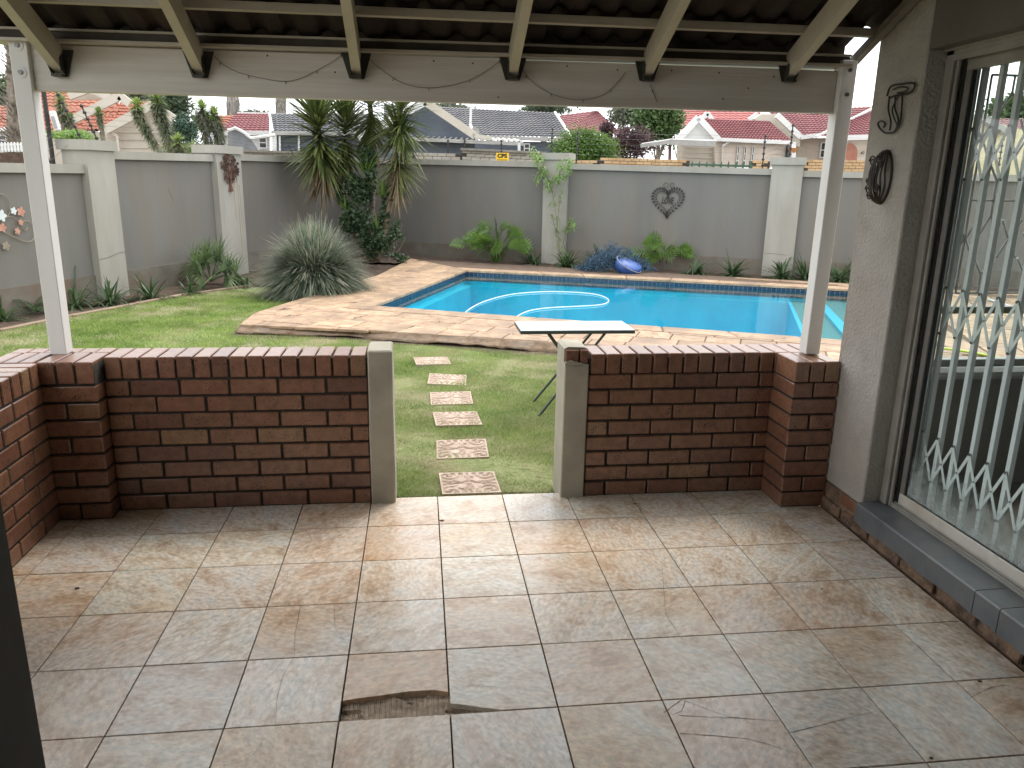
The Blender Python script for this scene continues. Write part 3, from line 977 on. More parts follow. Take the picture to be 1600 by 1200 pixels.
# ---------------------------------------------------------------- porch floor
floor = bpy.data.objects.new('porch_floor', None)
C.objects.link(floor); floor['kind'] = 'structure'
T = .35
bm = bmesh.new(); bx(bm, -2.1, 2.30, -3.6, .340, -.20, -.030)
finish('floor_slab', bm, m_slab, floor)
def bxy(p): return Vector((p[0], p[1]))
for i in range(-6, 6):
    for j in range(-1, 8):
        x0, x1 = i * T, (i + 1) * T
        y1, y0 = -j * T, -(j + 1) * T
        if j == -1: y1 = .345
        x1 = min(x1, 2.03); x0 = max(x0, -2.05)
        if x1 - x0 < .04: continue
        g = .0024
        q = [(x0 + g, y0 + g), (x1 - g, y0 + g), (x1 - g, y1 - g), (x0 + g, y1 - g)]
        dz = random.uniform(-.0006, .0006)
        if i == -1 and j == 3:
            cut = [G(536, 1095, 0), G(560, 1091, 0), G(600, 1086, 0), G(640, 1080, 0), G(680, 1078, 0), G(702, 1081, 0)]
            q = [(x0 + g, cut[0].y)] + [(c.x, c.y) for c in cut[1:-1]] + [(x1 - g, cut[-1].y), (x1 - g, y1 - g), (x0 + g, y1 - g)]
            dz = .0
        if i == 0 and j == 3:
            cut = [G(704, 1099, 0), G(730, 1102, 0), G(755, 1106, 0), G(778, 1108, 0)]
            q = [(x0 + g, cut[0].y)] + [(c.x, c.y) for c in cut[1:]] + [(cut[-1].x + .01, y0 + g), (x1 - g, y0 + g), (x1 - g, y1 - g), (x0 + g, y1 - g)]
        vs = [Vector(p) for p in q]
        n = len(vs)
        c = sum(vs, Vector((0, 0))) / n
        top = [p + (c - p).normalized() * .0016 for p in vs]
        V = [(p.x, p.y, -.0295) for p in vs] + [(p.x, p.y, -.001 + dz) for p in vs] + [(p.x, p.y, dz) for p in top]
        F = [tuple(range(2 * n, 3 * n))]
        for a in (0, n):
            for k in range(n): F.append((a + k, a + (k + 1) % n, a + n + (k + 1) % n, a + n + k))
        o = pyd('floor_tile', V, F, m_tile, floor)
        if i == -1 and j == 3: o['label'] = 'floor tile with its near edge broken away'
# ribbed adhesive in the broken patch
bm = bmesh.new()
bx0, bx1, by0, by1 = -.348, .15, -1.398, -1.26
nx, ny = 190, 26
V = []
for i in range(nx + 1):
    for j in range(ny + 1):
        x = bx0 + (bx1 - bx0) * i / nx; y = by0 + (by1 - by0) * j / ny
        nz_ = noise.noise(Vector((x * 14, y * 30, 0)))
        z = -.0175 + .0014 * math.sin(x * 2 * math.pi / .0062) + (.010 * nz_ if nz_ > .1 else 0) - (.009 if noise.noise(Vector((x * 11 + 5, y * 34, 2))) > .28 else 0)
        V.append((x, y, z))
F = [(i * (ny + 1) + j, (i + 1) * (ny + 1) + j, (i + 1) * (ny + 1) + j + 1, i * (ny + 1) + j + 1) for i in range(nx) for j in range(ny)]
bm.free()
pyd('tile_adhesive', V, F, m_adhesive, floor)
# cracks (thin dark slots on the tile faces)
def crack(pts, wd=.0016):
    P = [G(x, y, 0.0018).xy for x, y in pts]
    Q = []
    for a, b in zip(P, P[1:]):
        n = max(2, int((b - a).length / .02))
        for k in range(n):
            q = a.lerp(b, k / n)
            Q.append(q + Vector((random.uniform(-.0015, .0015), random.uniform(-.0015, .0015))))
    Q.append(P[-1])
    bm = bmesh.new(); L_, R_ = [], []
    for i, q in enumerate(Q):
        d = (Q[min(i + 1, len(Q) - 1)] - Q[max(i - 1, 0)]).normalized()
        n = Vector((-d.y, d.x)) * wd / 2 * (.4 + .8 * random.random()) * (1 - .6 * i / len(Q))
        L_.append(bm.verts.new((q.x + n.x, q.y + n.y, .0012))); R_.append(bm.verts.new((q.x - n.x, q.y - n.y, .0012)))
    for i in range(len(Q) - 1): bm.faces.new((L_[i], R_[i], R_[i + 1], L_[i + 1]))
    bmesh.ops.recalc_face_normals(bm, faces=bm.faces)
    finish('crack', bm, m_crack, floor)
for pts, wd in (
    (((470, 945), (461, 990), (460, 1024), (440, 1060), (432, 1095), (430, 1133)), .0016),
    (((522, 944), (523, 980), (540, 1003)), .0012),
    (((1034, 885), (1040, 958), (1061, 992), (1100, 1040), (1120, 1060), (1135, 1083)), .0014),
    (((1037, 1113), (1066, 1093), (1071, 1095), (1140, 1120), (1200, 1125)), .0022),
    (((1071, 1095), (1064, 1110), (1050, 1117)), .0018),
    (((1060, 1117), (1100, 1120), (1140, 1121), (1218, 1126)), .0022),
    (((1062, 1145), (1110, 1149), (1165, 1153), (1200, 1163), (1250, 1179)), .0026),
    (((1232, 1145), (1290, 1131), (1330, 1120), (1370, 1111)), .0022),
    (((1515, 1090), (1550, 1073), (1586, 1069)), .0022),
    (((1411, 1140), (1440, 1138), (1480, 1146), (1520, 1134), (1533, 1128)), .0008),
    (((705, 1075), (740, 1070), (800, 1075), (860, 1080)), .0012),
    (((478, 828), (487, 842), (480, 856), (460, 866)), .0022),
    (((450, 857), (475, 861), (487, 870), (493, 877)), .0022),
    (((505, 793), (507, 808), (504, 822)), .0016),
    (((505, 800), (530, 804), (545, 800), (560, 792)), .0016),
    (((536, 803), (537, 823)), .0014),
    (((582, 806), (640, 802), (690, 798)), .0012),
    (((970, 809), (985, 803), (1006, 800)), .0022),
    (((985, 775), (996, 786), (1003, 797)), .0022),
    (((1014, 815), (1020, 830), (1021, 838)), .0014),
    (((350, 1195), (375, 1190), (395, 1180), (410, 1160)), .0012),
    (((448, 905), (450, 890), (462, 884), (480, 900)), .001),
    (((1020, 858), (1032, 900)), .001),
):
    crack(pts, wd)
# small debris on the floor
m_debris = M('leaf_crumb', (.05, .03, .02), (.12, .07, .04), 90, .9)
for x, y, s, lb in ((121, 919, .012, 'dark leaf crumb on the floor tiles near the left brick wall'), (1284, 920, .006, 'dark leaf crumb on the tiles left of the door sill'), (1455, 1184, .008, 'dark crumb on the tiles at the lower right picture edge'), (690, 813, .012, 'grey leaf crumb on the tiles just inside the porch opening'), (992, 787, .010, 'dark crumb on the tiles under the right brick wall'), (1530, 1064, .009, 'dark crumb on the tiles nearest the broken sill tile')):
    p = G(x, y, 0.002)
    bm = bmesh.new()
    bmesh.ops.create_icosphere(bm, subdivisions=1, radius=s)
    for v in bm.verts: v.co = Vector((v.co.x * random.uniform(.6, 1.5), v.co.y * random.uniform(.4, .9), v.co.z * .3))
    bmesh.ops.transform(bm, matrix=Matrix.Translation((p.x, p.y, .002)), verts=bm.verts)
    o = finish('dry_leaf_crumb', bm, m_debris)
    tag(o, lb, 'debris', 'leaf crumbs on the porch floor')

# ---------------------------------------------------------------- low brick walls
BL, BH, BW = .222, .073, .106
_bc = {}
def brick_me(l, w_, h):
    k = (round(l, 3), round(w_, 3), round(h, 3))
    if k not in _bc:
        bm = bmesh.new()
        box(bm, (0, 0, 0), k, None, .004)
        me = bpy.data.meshes.new('brick'); bm.to_mesh(me); bm.free()
        me.materials.append(m_brick)
        _bc[k] = me
    return _bc[k]
def brick(par, c, l, w_, h, rz=0, jit=.0015):
    o = link('brick', brick_me(l, w_, h), None, par)
    o.location = (c[0] + random.uniform(-jit, jit), c[1] + random.uniform(-jit, jit), c[2] + random.uniform(-jit, jit) * .5)
    o.rotation_euler = (random.uniform(-.004, .004), random.uniform(-.004, .004), rz + random.uniform(-.006, .006))
    return o
CH = .0858
def courses(par, a, b, y0, thick, rz, n, start=0, flip=0):
    """stretcher bond along a->b (2-D), face at a-b line, thickness to the left normal side"""
    a, b = Vector(a), Vector(b)
    d = (b - a); ln = d.length; d.normalize()
    nn_ = Vector((-d.y, d.x)) * thick / 2
    ang = math.atan2(d.y, d.x)
    for k in range(start, n):
        z = .006 + CH * k + BH / 2
        u = -.5 * (BL + .012) * ((k + flip) % 2)
        while u < ln - .02:
            s, e = max(u, 0), min(u + BL, ln)
            if ln - e < .06: e = ln
            if e - s > .025:
                c = a + d * (s + e) / 2 + nn_
                brick(par, (c.x, c.y, z), e - s, thick, BH, ang)
            u = u + BL + .012 if e < ln else ln
def mortar(par, x0, x1, y0, y1, z1, inset=.011):
    bm = bmesh.new(); bx(bm, x0, x1, y0 + inset, y1 - inset, .0, z1)
    return finish('mortar', bm, m_mortar, par)
def rowlock(par, a, b, depth, z0, h=.106):
    a, b = Vector(a), Vector(b)
    d = b - a; ln = d.length; d.normalize()
    n = round(ln / .085); s = ln / n
    ang = math.atan2(d.y, d.x)
    nn_ = Vector((-d.y, d.x)) * depth / 2
    for k in range(n):
        c = a + d * (s * (k + .5)) + nn_
        brick(par, (c.x, c.y, z0 + h / 2), min(BH, s - .010), depth, h, ang)
ZR = .006 + 8 * CH      # .692
lw = empty('brick_wall', (-1.1, .39, 0), 'low brick wall left of the porch opening with rowlock top and cement end', 'brick wall')
courses(lw, (-1.60, .285), (-.350, .285), 0, .215, 0, 8)
mortar(lw, -1.60, -.345, .285, .50, ZR + .09)
rowlock(lw, (-1.60, .285), (-.350, .285), .215, ZR)
def endpier(par, x0, x1, y0, y1, z, broken=False):
    bm = bmesh.new()
    bx(bm, x0, x1, y0, y1, -.06, z, .008)
    bmesh.ops.subdivide_edges(bm, edges=bm.edges[:], cuts=3, use_grid_fill=True)
    for v in bm.verts:
        v.co += Vector((noise.noise(v.co * 6), noise.noise(v.co * 6 + Vector((5, 0, 0))), 0)) * .004
    return finish('cement_end', bm, m_plaster_pier, par)
endpier(lw, -.345, -.222, .278, .512, .822)
# corner pier of the left wall
courses(lw, (-1.86, .190), (-1.605, .190), 0, .30, 0, 8, flip=1)
mortar(lw, -2.055, -1.61, .19, .49, ZR + .09)
rowlock(lw, (-1.86, .190), (-1.605, .190), .215, ZR)
rowlock(lw, (-2.08, .408), (-1.605, .408), .10, ZR)
rowlock(lw, (-2.08, .192), (-1.864, .192), .213, ZR)
sw = empty('brick_wall', (-1.95, -1.4, 0), 'low brick side wall at the left edge of the porch', 'brick wall')
courses(sw, (-1.80, -3.0), (-1.845, .185), 0, .215, 0, 8)
bm = bmesh.new()
prism(bm, ccw([(-1.808, -3.0), (-1.852, .205), (-2.05, .205), (-2.01, -3.0)]), 0, ZR + .09)
finish('mortar', bm, m_mortar, sw)
rowlock(sw, (-1.80, -3.0), (-1.845, .185), .222, ZR)

rw = empty('brick_wall', (1.3, .39, 0), 'low brick wall right of the porch opening with chipped cement end', 'brick wall')
courses(rw, (.795, .285), (1.80, .285), 0, .215, 0, 8, flip=1)
mortar(rw, .79, 1.80, .285, .50, ZR + .075)
rowlock(rw, (.795, .285), (1.80, .285), .215, ZR - .006)
courses(rw, (1.80, .055), (2.045, .055), 0, .44, 0, 8)
mortar(rw, 1.808, 2.04, .055, .49, ZR + .075)
rowlock(rw, (1.80, .055), (2.045, .055), .222, ZR - .006)
rowlock(rw, (1.80, .285), (2.045, .285), .215, ZR - .006)
# cement end with its broken top corner
bm = bmesh.new()
x0, x1, y0, y1 = .660, .788, .278, .512
bx(bm, x0, x1, y0, y1, -.06, .735, .006)
o = finish('cement_end', bm, m_plaster_pier, rw)
bm = bmesh.new()
V = []
pr_ = [(x0 + .001, .735), (x0 + .001, .815), (x0 + .02, .826), (x1 - .02, .822), (x1 - .001, .812), (x1 - .001, .735)]
slab(bm, [(a, y0 + .035, b) for a, b in pr_], (0, y1 - y0 - .037, 0))
finish('cement_end', bm, m_plaster_pier, rw)
bm = bmesh.new()
slab(bm, [(x0 + .002, y0 + .002, .733), (x0 + .002, y0 + .002, .748), (x0 + .035, y0 + .002, .762), (x0 + .07, y0 + .002, .75), (x1 - .002, y0 + .002, .736), (x1 - .002, y0 + .002, .733)], (0, .04, 0))
finish('cement_end', bm, m_plaster_pier, rw)
bm = bmesh.new()
bx(bm, x0 + .006, x0 + .075, y0 + .012, y0 + .04, .74, .812, .004); bx(bm, x0 + .083, x1 - .004, y0 + .010, y0 + .04, .74, .812, .004)
finish('brick', bm, m_brick, rw)

# ---------------------------------------------------------------- patio roof
pr_root = empty('patio_roof', (0, .35, 0), 'patio lean-to roof of white timber and dark tiles above the brick walls', 'patio roof')
def post(cx, cy, tx, ty):
    bm = bmesh.new()
    w_ = .076
    slabpts = []
    b0 = Vector((cx, cy, .797)); t0 = Vector((tx, ty, 2.235))
    bar(bm, b0, t0, w_, w_, up=(0, 1, 0), bev=.003)
    p = finish('post', bm, m_white, pr_root)
    for z in (2.08, 2.19):
        f = (z - .8) / 1.435
        c = b0.lerp(t0, f) + Vector((0, -w_ / 2, 0))
        bm = bmesh.new()
        tube(bm, [c + Vector((0, .002, 0)), c + Vector((0, -.003, 0))], .024, 20)
        finish('washer', bm, m_white, p)
        bm = bmesh.new()
        tube(bm, [c + Vector((0, -.002, 0)), c + Vector((0, -.010, 0))], .010, 6)
        finish('bolt', bm, m_bolt, p)
    return p
LPb, LPt = (-1.832, .405), (-1.815, .39)
RPb, RPt = (1.967, .245), (1.975, .235)
post(*LPb, *LPt); post(*RPb, *RPt)
# beam: a deep board between the posts, slightly out of square with the walls
bl, brr = Vector((-1.775, .405, 0)), Vector((1.935, .255, 0))
bm = bmesh.new()
bar(bm, bl + Vector((-.02, .0, 2.105)), brr + Vector((0, .0, 2.093)), .048, .195, up=(0, 0, 1))
bmesh.ops.bevel(bm, geom=bm.edges[:], offset=.003, segments=1, affect='EDGES')
finish('beam', bm, m_beam, pr_root)
def beam_y(x): return .405 + (x + 1.775) / 3.71 * (-.15) - .024
SL = math.tan(R(25)); Z0 = 2.212
def roof_z(y): return Z0 + SL * (.33 - y)
YH = -2.95
# rafters and hangers
m_hang = M('dark_hanger_plate', (.035, .04, .032), (.07, .07, .055), 20, .55, metal=.4)
for x in (-1.66, -1.052, -.352, .365, 1.000, 1.690):
    yb = beam_y(x) - .004
    bm = bmesh.new()
    sl = Vector((0, -1, SL)).normalized()
    a = Vector((x, yb, 0)); dpt = .108
    slab(bm, [(x - .021, yb, roof_z(yb) - .112), (x - .021, yb, roof_z(yb)), (x - .021, YH, roof_z(YH)), (x - .021, YH, roof_z(YH) - .112)], (.042, 0, 0))
    rf = finish('rafter', bm, m_raft, pr_root)
    zb = roof_z(yb) - .112
    for s in (-1, 1):
        bm = bmesh.new()
        slab(bm, [(x + s * .023, yb - .002, zb - .012), (x + s * .034, yb - .002, zb - .012), (x + s * .068, yb - .002, zb + .10), (x + s * .023, yb - .002, zb + .10)], (0, -.003, 0))
        slab(bm, [(x + s * .0225, yb - .003, zb - .008), (x + s * .0225, yb - .003, zb + .09), (x + s * .0225, yb - .05, zb + .06), (x + s * .0225, yb - .05, zb + .012)], (s * .002, 0, 0))
        finish('hanger_plate', bm, m_hang, rf)
    bm = bmesh.new()
    bx(bm, x - .0225, x + .0225, yb - .045, yb - .003, zb - .014, zb - .004)
    finish('hanger_seat', bm, m_hang, rf)
# eave lath on the beam and battens up the slope
def batten(y, wd, ht, x0, x1, zoff=0, mat=m_raft, skew=0):
    bm = bmesh.new()
    dy = -.15 * (x1 - x0) / 3.71 * skew
    a = Vector((x0, y - dy / 2, roof_z(y) + ht / 2 + zoff)); b = Vector((x1, y + dy / 2, roof_z(y) + ht / 2 + zoff))
    bar(bm, a, b, wd, ht, up=(0, 0, 1), bev=.002)
    return finish('batten', bm, mat, pr_root)
m_darkt = M('dark_stained_timber', (.05, .040, .030), (.09, .07, .052), 6, .7, .001, 20)
def eave(nm, y0, y1, z0, z1, mat, xr=1.985):
    bm = bmesh.new()
    pts = [(-2.62, y0 + .075, z0), (xr, y0 - .075, z0), (xr, y0 - .075, z1), (-2.62, y0 + .075, z1)]
    slab(bm, pts, (0, y1 - y0, 0)); finish(nm, bm, mat, pr_root)
eave('eave_lath', .268, .40, 2.204, 2.217, m_raft)
eave('eave_board', .300, .318, 2.217, 2.252, m_darkt)
eave('eave_lath', .285, .345, 2.252, 2.262, m_raft)
eave('eave_board', .330, .352, 2.262, 2.318, m_darkt, 1.97)
by = .10
bys = []
while by > YH:
    batten(by, .040, .036, -2.6, 2.045)
    bys.append(by); by -= .245
# tiles seen from below
def tile_me():
    prof = []
    n = 18
    for k in range(n + 1):
        u = k / n
        h = .030 * max(0, math.sin(2 * math.pi * u * 2 - .6)) ** .8 if True else 0
        prof.append((u * .305 - .1525, h))
    vs = []
    for y, zz in ((0, 0), (.33, 0)):
        for x, h in prof: vs.append((x, y, h + zz + .012))
    for y, zz in ((0, 0), (.33, 0)):
        for x, h in prof: vs.append((x, y, h + zz))
    m = n + 1
    fs = []
    for k in range(n):
        fs.append((k, k + 1, m + k + 1, m + k))
        fs.append((2 * m + k, 3 * m + k, 3 * m + k + 1, 2 * m + k + 1))
        fs.append((k, 2 * m + k, 2 * m + k + 1, k + 1))
        fs.append((m + k, m + k + 1, 3 * m + k + 1, 3 * m + k))
    me = bpy.data.meshes.new('roof_tile'); me.from_pydata(vs, [], fs); me.update()
    me.materials.append(m_rooftile)
    return me
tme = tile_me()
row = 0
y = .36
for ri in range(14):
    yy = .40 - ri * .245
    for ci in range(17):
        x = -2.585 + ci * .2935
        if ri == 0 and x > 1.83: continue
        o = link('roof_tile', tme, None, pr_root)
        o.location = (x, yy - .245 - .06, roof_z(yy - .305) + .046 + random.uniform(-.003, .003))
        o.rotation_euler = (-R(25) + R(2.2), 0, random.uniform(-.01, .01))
# last rafter along the house wall, grey
m_greyt = M('weathered_timber', (.16, .145, .125), (.24, .22, .19), 8, .8)
bm = bmesh.new()
slab(bm, [(2.000, .27, 2.205), (2.000, .27, 2.245), (2.000, -.3, 2.245 + .57 * SL), (2.000, -.3, 2.205 + .57 * SL)], (.035, 0, 0))
finish('side_batten', bm, m_greyt, pr_root)
for x, z in ((-1.1, 2.19), (-.75, 2.182), (.0, 2.18), (.18, 2.175), (.62, 2.175), (.86, 2.165), (1.12, 2.17), (1.35, 2.165), (1.38, 2.05), (1.62, 2.155), (-.45, 2.12), (.30, 2.03), (1.5, 2.10)):
    bm = bmesh.new(); yy = beam_y(x); tube(bm, [(x, yy + .002, z), (x, yy - .0015, z)], .004, 8); finish('nail', bm, m_blackmetal, pr_root)
# wire of old string lights along the beam
def byz(px, py):
    p = at(px, py, 1, .3)
    for _ in range(3): p = at(px, py, 1, beam_y(p.x) - .006)
    return p
fl = empty('string_light_wire', byz(660, 130), 'thin dead string light wire drooping along the beam', 'wire')
for pts in (((335, 88), (352, 103), (375, 114), (408, 122), (440, 127), (465, 124), (495, 110), (520, 96), (535, 84)),
            ((565, 78), (583, 98), (605, 115), (630, 130), (662, 137), (700, 134), (735, 124), (765, 107), (783, 93)),
            ((815, 107), (830, 126), (850, 141), (878, 152), (905, 156), (935, 151), (955, 139), (978, 113)),
            ((1016, 132), (1021, 145), (1027, 160))):
    P = spline([byz(*p) for p in pts], 5)
    bm = bmesh.new(); tube(bm, P, .0013, 4)
    for q in P[3::9]: tube(bm, [q, q + Vector((random.uniform(-.004, .004), -.002, -.014))], .0016, 4)
    finish('wire', bm, m_wire, fl)

# ---------------------------------------------------------------- house on the right
hs = empty('house', (2.5, -1.5, 0), 'plastered house wall and pillar on the right with sliding glass door', 'house')
bm = bmesh.new(); bx(bm, 2.05, 2.31, -.272, .098, .145, 4.2, .006)
finish('pillar', bm, m_pillar, hs)
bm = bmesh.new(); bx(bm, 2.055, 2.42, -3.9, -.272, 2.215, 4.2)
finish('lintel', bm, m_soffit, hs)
# wall with window beyond (the pool-facing wall)
WX0, WX1, WZ0, WZ1 = 2.47, 4.7, .775, 2.42
bm = bmesh.new()
bx(bm, 2.31, WX0, -.02, .095, .1, 4.2); bx(bm, WX1, 6.6, -.02, .095, .1, 4.2)
bx(bm, WX0, WX1, -.02, .095, .1, WZ0 - .06); bx(bm, WX0, WX1, -.02, .095, WZ1, 4.2)
finish('wall', bm, m_room, hs)
bm = bmesh.new(); bx(bm, 2.42, 6.6, -4.2, -3.9, .1, 4.2); bx(bm, 6.4, 6.6, -3.9, -.1, .1, 4.2)
finish('wall', bm, m_room, hs)
bm = bmesh.new(); bx(bm, 2.42, 6.4, -3.9, -.02, 2.62, 2.66)
finish('ceiling', bm, m_room, hs)
bm = bmesh.new(); bx(bm, 2.12, 6.4, -3.9, -.02, .02, .135)
finish('room_floor', bm, m_roomfloor, hs)
# plinth with exposed bricks and mortar
bm = bmesh.new(); bx(bm, 2.052, 2.4, -3.9, .09, -.02, .143)
bmesh.ops.subdivide_edges(bm, edges=bm.edges[:], cuts=0)
finish('plinth', bm, m_roughplinth, hs)
y = .085
k = 0
while y > -3.2:
    ln = random.uniform(.19, .235)
    hh = random.uniform(.045, .062)
    if y - ln < -.28 or True:
        bm = bmesh.new()
        z1 = .062 if y < -.27 else .064
        box(bm, (2.052, y - ln / 2, .032 + random.uniform(-.004, .004)), (random.uniform(.020, .040), ln, hh), None, .006)
        bmesh.ops.subdivide_edges(bm, edges=bm.edges[:], cuts=2, use_grid_fill=True)
        for v in bm.verts: v.co += Vector((noise.noise(v.co * 30), noise.noise(v.co * 25 + Vector((3, 0, 0))) * .5, noise.noise(v.co * 22 + Vector((0, 7, 0))) * .6)) * .008
        finish('plinth_brick', bm, m_roughplinth, hs)
    y -= ln + random.uniform(.012, .03); k += 1
y = .08
while y > -.25:
    ln = .15
    bm = bmesh.new(); box(bm, (2.055, y - ln / 2, .108), (.016, ln, .06), None, .006)
    finish('plinth_brick', bm, m_brick if k % 2 else m_roughplinth, hs)
    y -= ln + .02; k += 1
# sill tiles: one angled piece each, broken between some
yb = [-.275, -1.105, -1.235, -1.56, -1.86, -2.16, -2.46, -2.76, -3.1]
for a, b in zip(yb, yb[1:]):
    y1, y0 = a - .002, b + .002
    prof = [(2.018, .068), (2.018, .160), (2.024, .167), (2.155, .171), (2.155, .148), (2.046, .146), (2.034, .135), (2.034, .068)]
    bm = bmesh.new()
    n = 8
    rings = []
    for i in range(n + 1):
        yy = y1 + (y0 - y1) * i / n
        rings.append([bm.verts.new((px_, yy, pz_ + (random.uniform(-.006, .006) if j in (0, 7) else 0))) for j, (px_, pz_) in enumerate(prof)])
    for p, q in zip(rings, rings[1:]):
        for j in range(len(prof)): bm.faces.new((p[j], p[(j + 1) % 8], q[(j + 1) % 8], q[j]))
    bm.faces.new(rings[0]); bm.faces.new(rings[-1][::-1])
    bmesh.ops.recalc_face_normals(bm, faces=bm.faces)
    finish('sill_tile', bm, m_sill, hs)
# sliding door
door = bpy.data.objects.new('sliding_door', None); C.objects.link(door); door.parent = hs
door.matrix_parent_inverse = wm(hs).inverted()
door.location = (2.2, -1.5, .17)
def dpart(nm, boxes, mat=m_alu, bev=.002):
    bm = bmesh.new()
    for b in boxes: bx(bm, *b, bev)
    return finish(nm, bm, mat, door)
dpart('frame', [(2.137, 2.152, -.322, -.274, .172, 2.212), (2.152, 2.185, -.300, -.274, .172, 2.212), (2.152, 2.165, -.338, -.322, .172, 2.212), (2.185, 2.25, -.312, -.274, .172, 2.212),
                (2.137, 2.25, -3.3, -.274, 2.188, 2.214), (2.125, 2.137, -3.3, -.25, 2.205, 2.24), (2.137, 2.152, -3.3, -.322, 2.165, 2.188)])
dpart('bottom_track', [(2.156, 2.25, -3.3, -.30, .150, .180), (2.158, 2.163, -3.3, -.30, .180, .192), (2.172, 2.176, -3.3, -.30, .180, .196)])
dpart('leaf_rail', [(2.182, 2.212, -1.9, -.345, .186, .244)], M('cream_aluminium', (.60, .57, .50), (.68, .65, .59), 9, .35, c3=(.45, .38, .28), s3=7, f3=.25))
dpart('leaf_rail', [(2.182, 2.212, -1.9, -.345, 2.125, 2.185)])
dpart('leaf_stile', [(2.182, 2.212, -.382, -.346, .244, 2.125)], M('dull_grey_stile', (.15, .145, .13), (.20, .19, .17), 8, .45))
dpart('seal', [(2.178, 2.1815, -.352, -.338, .19, 2.16), (2.190, 2.206, -.386, -.382, .244, 2.125), (2.190, 2.206, -1.9, -.386, .244, .247)], m_rubber, 0)
dpart('glass', [(2.196, 2.200, -1.9, -.386, .247, 2.125)], m_glass, 0)
# window
win = bpy.data.objects.new('window', None); C.objects.link(win); win.parent = hs
win.matrix_parent_inverse = wm(hs).inverted(); win.location = (3.4, 0, 1.5)
m_wf = M('white_window_frame', (.66, .66, .64), rough=.4)
def wpart(nm, boxes, mat, bev=.003):
    bm = bmesh.new()
    for b in boxes: bx(bm, *b, bev)
    return finish(nm, bm, mat, win)
wpart('window_sill', [(WX0 - .02, WX1 + .02, -.05, .12, WZ0 - .062, WZ0)], m_wf, .02)
wpart('frame', [(WX0, WX0 + .04, .0, .05, WZ0, WZ1), (WX1 - .04, WX1, .0, .05, WZ0, WZ1), (WX0 + .04, WX1 - .04, .0, .05, WZ1 - .05, WZ1), (WX0 + .04, WX1 - .04, .0, .05, WZ0, WZ0 + .035)], M('grey_window_frame', (.30, .30, .29), rough=.5))
wpart('transom', [(WX0 + .04, WX1 - .04, .005, .045, 1.045, 1.08)], M('grey_transom', (.20, .20, .19), rough=.5))
wpart('pane', [(WX0 + .04, WX1 - .04, .022, .025, WZ0 + .035, 1.045)], m_wglass, 0)
wpart('pane', [(WX0 + .04, WX1 - .04, .022, .025, 1.08, WZ1 - .05)], m_wglass, 0)
# burglar guard in the window
bg = empty('burglar_guard', (3.4, -.06, 1.5), 'white burglar guard with forked bars across the room window', 'burglar guard')
bm = bmesh.new()
gx0, gx1, gz0, gz1 = WX0 + .05, WX1 - .05, 1.16, 2.155
def rod(a, b, r=.0055): tube(bm, [(a[0], -.06, a[1]), (b[0], -.06, b[1])], r, 6)
bm.free()
for z in (gz0, 1.60, gz1):
    bm = bmesh.new(); rod((gx0, z), (gx1, z)); finish('rail', bm, m_wf, bg)
x = gx0
k = 0
while x < gx1:
    def rodo(*pts_):
        b_ = bmesh.new(); tube(b_, [(p[0], -.06, p[1]) for p in pts_], .0055, 6); finish('bar', b_, m_wf, bg)
    if k % 2 == 0:
        rodo((x, gz0), (x, gz1))
        for zc in (1.42, 1.88):
            rodo((x + .05, zc + .09), (x + .004, zc), (x + .05, zc - .09)); rodo((x - .05, zc + .09), (x - .004, zc), (x - .05, zc - .09))
    else:
        for za, zb_ in ((gz0, 1.60), (1.60, gz1)):
            rodo((x, za), (x, za + .09), (x + .05, za + .17)); rodo((x, za + .09), (x - .05, za + .17))
            rodo((x, zb_), (x, zb_ - .07), (x + .045, zb_ - .16)); rodo((x, zb_ - .07), (x - .045, zb_ - .16))
    x += .115; k += 1
# trellis security gate behind the glass
gt = empty('security_gate', (2.26, -.9, .14), 'white folding trellis security gate behind the sliding glass door', 'security gate')
gys = [-.36 - .1042 * k for k in range(13)]
for k, yy in enumerate(gys):
    for dy in ((0,) if k else (0,)):
        bm = bmesh.new()
        # U-shaped slat: web plus two flanges
        bx(bm, 2.252, 2.255, yy - .011, yy + .011, .15, 2.30)
        bx(bm, 2.255, 2.272, yy - .011, yy - .0085, .15, 2.30)
        bx(bm, 2.255, 2.272, yy + .0085, yy + .011, .15, 2.30)
        finish('slat', bm, m_gate, gt)
for z0, z1 in ((.345, .553), (1.020, 1.226), (1.690, 1.896)):
    for a, b in zip(gys, gys[1:]):
        for za, zb_, xx in ((z0, z1, 2.2475), (z1, z0, 2.2445)):
            bm = bmesh.new()
            bar(bm, (xx, a, za), (xx, b, zb_), .014, .0022, up=(1, 0, 0))
            finish('lattice_strip', bm, m_gate, gt)
        bm = bmesh.new(); tube(bm, [(2.2425, (a + b) / 2, (z0 + z1) / 2), (2.2500, (a + b) / 2, (z0 + z1) / 2)], .004, 8); finish('rivet', bm, m_blackmetal, gt)
    for a in gys:
        bm = bmesh.new()
        for z in (z0, z1): tube(bm, [(2.2415, a, z), (2.2505, a, z)], .006, 8)
        finish('rivet', bm, m_bolt, gt)
bm = bmesh.new(); bx(bm, 2.235, 2.245, gys[0] + .02, gys[0] + .05, .15, 2.3); finish('channel', bm, m_gate, gt)

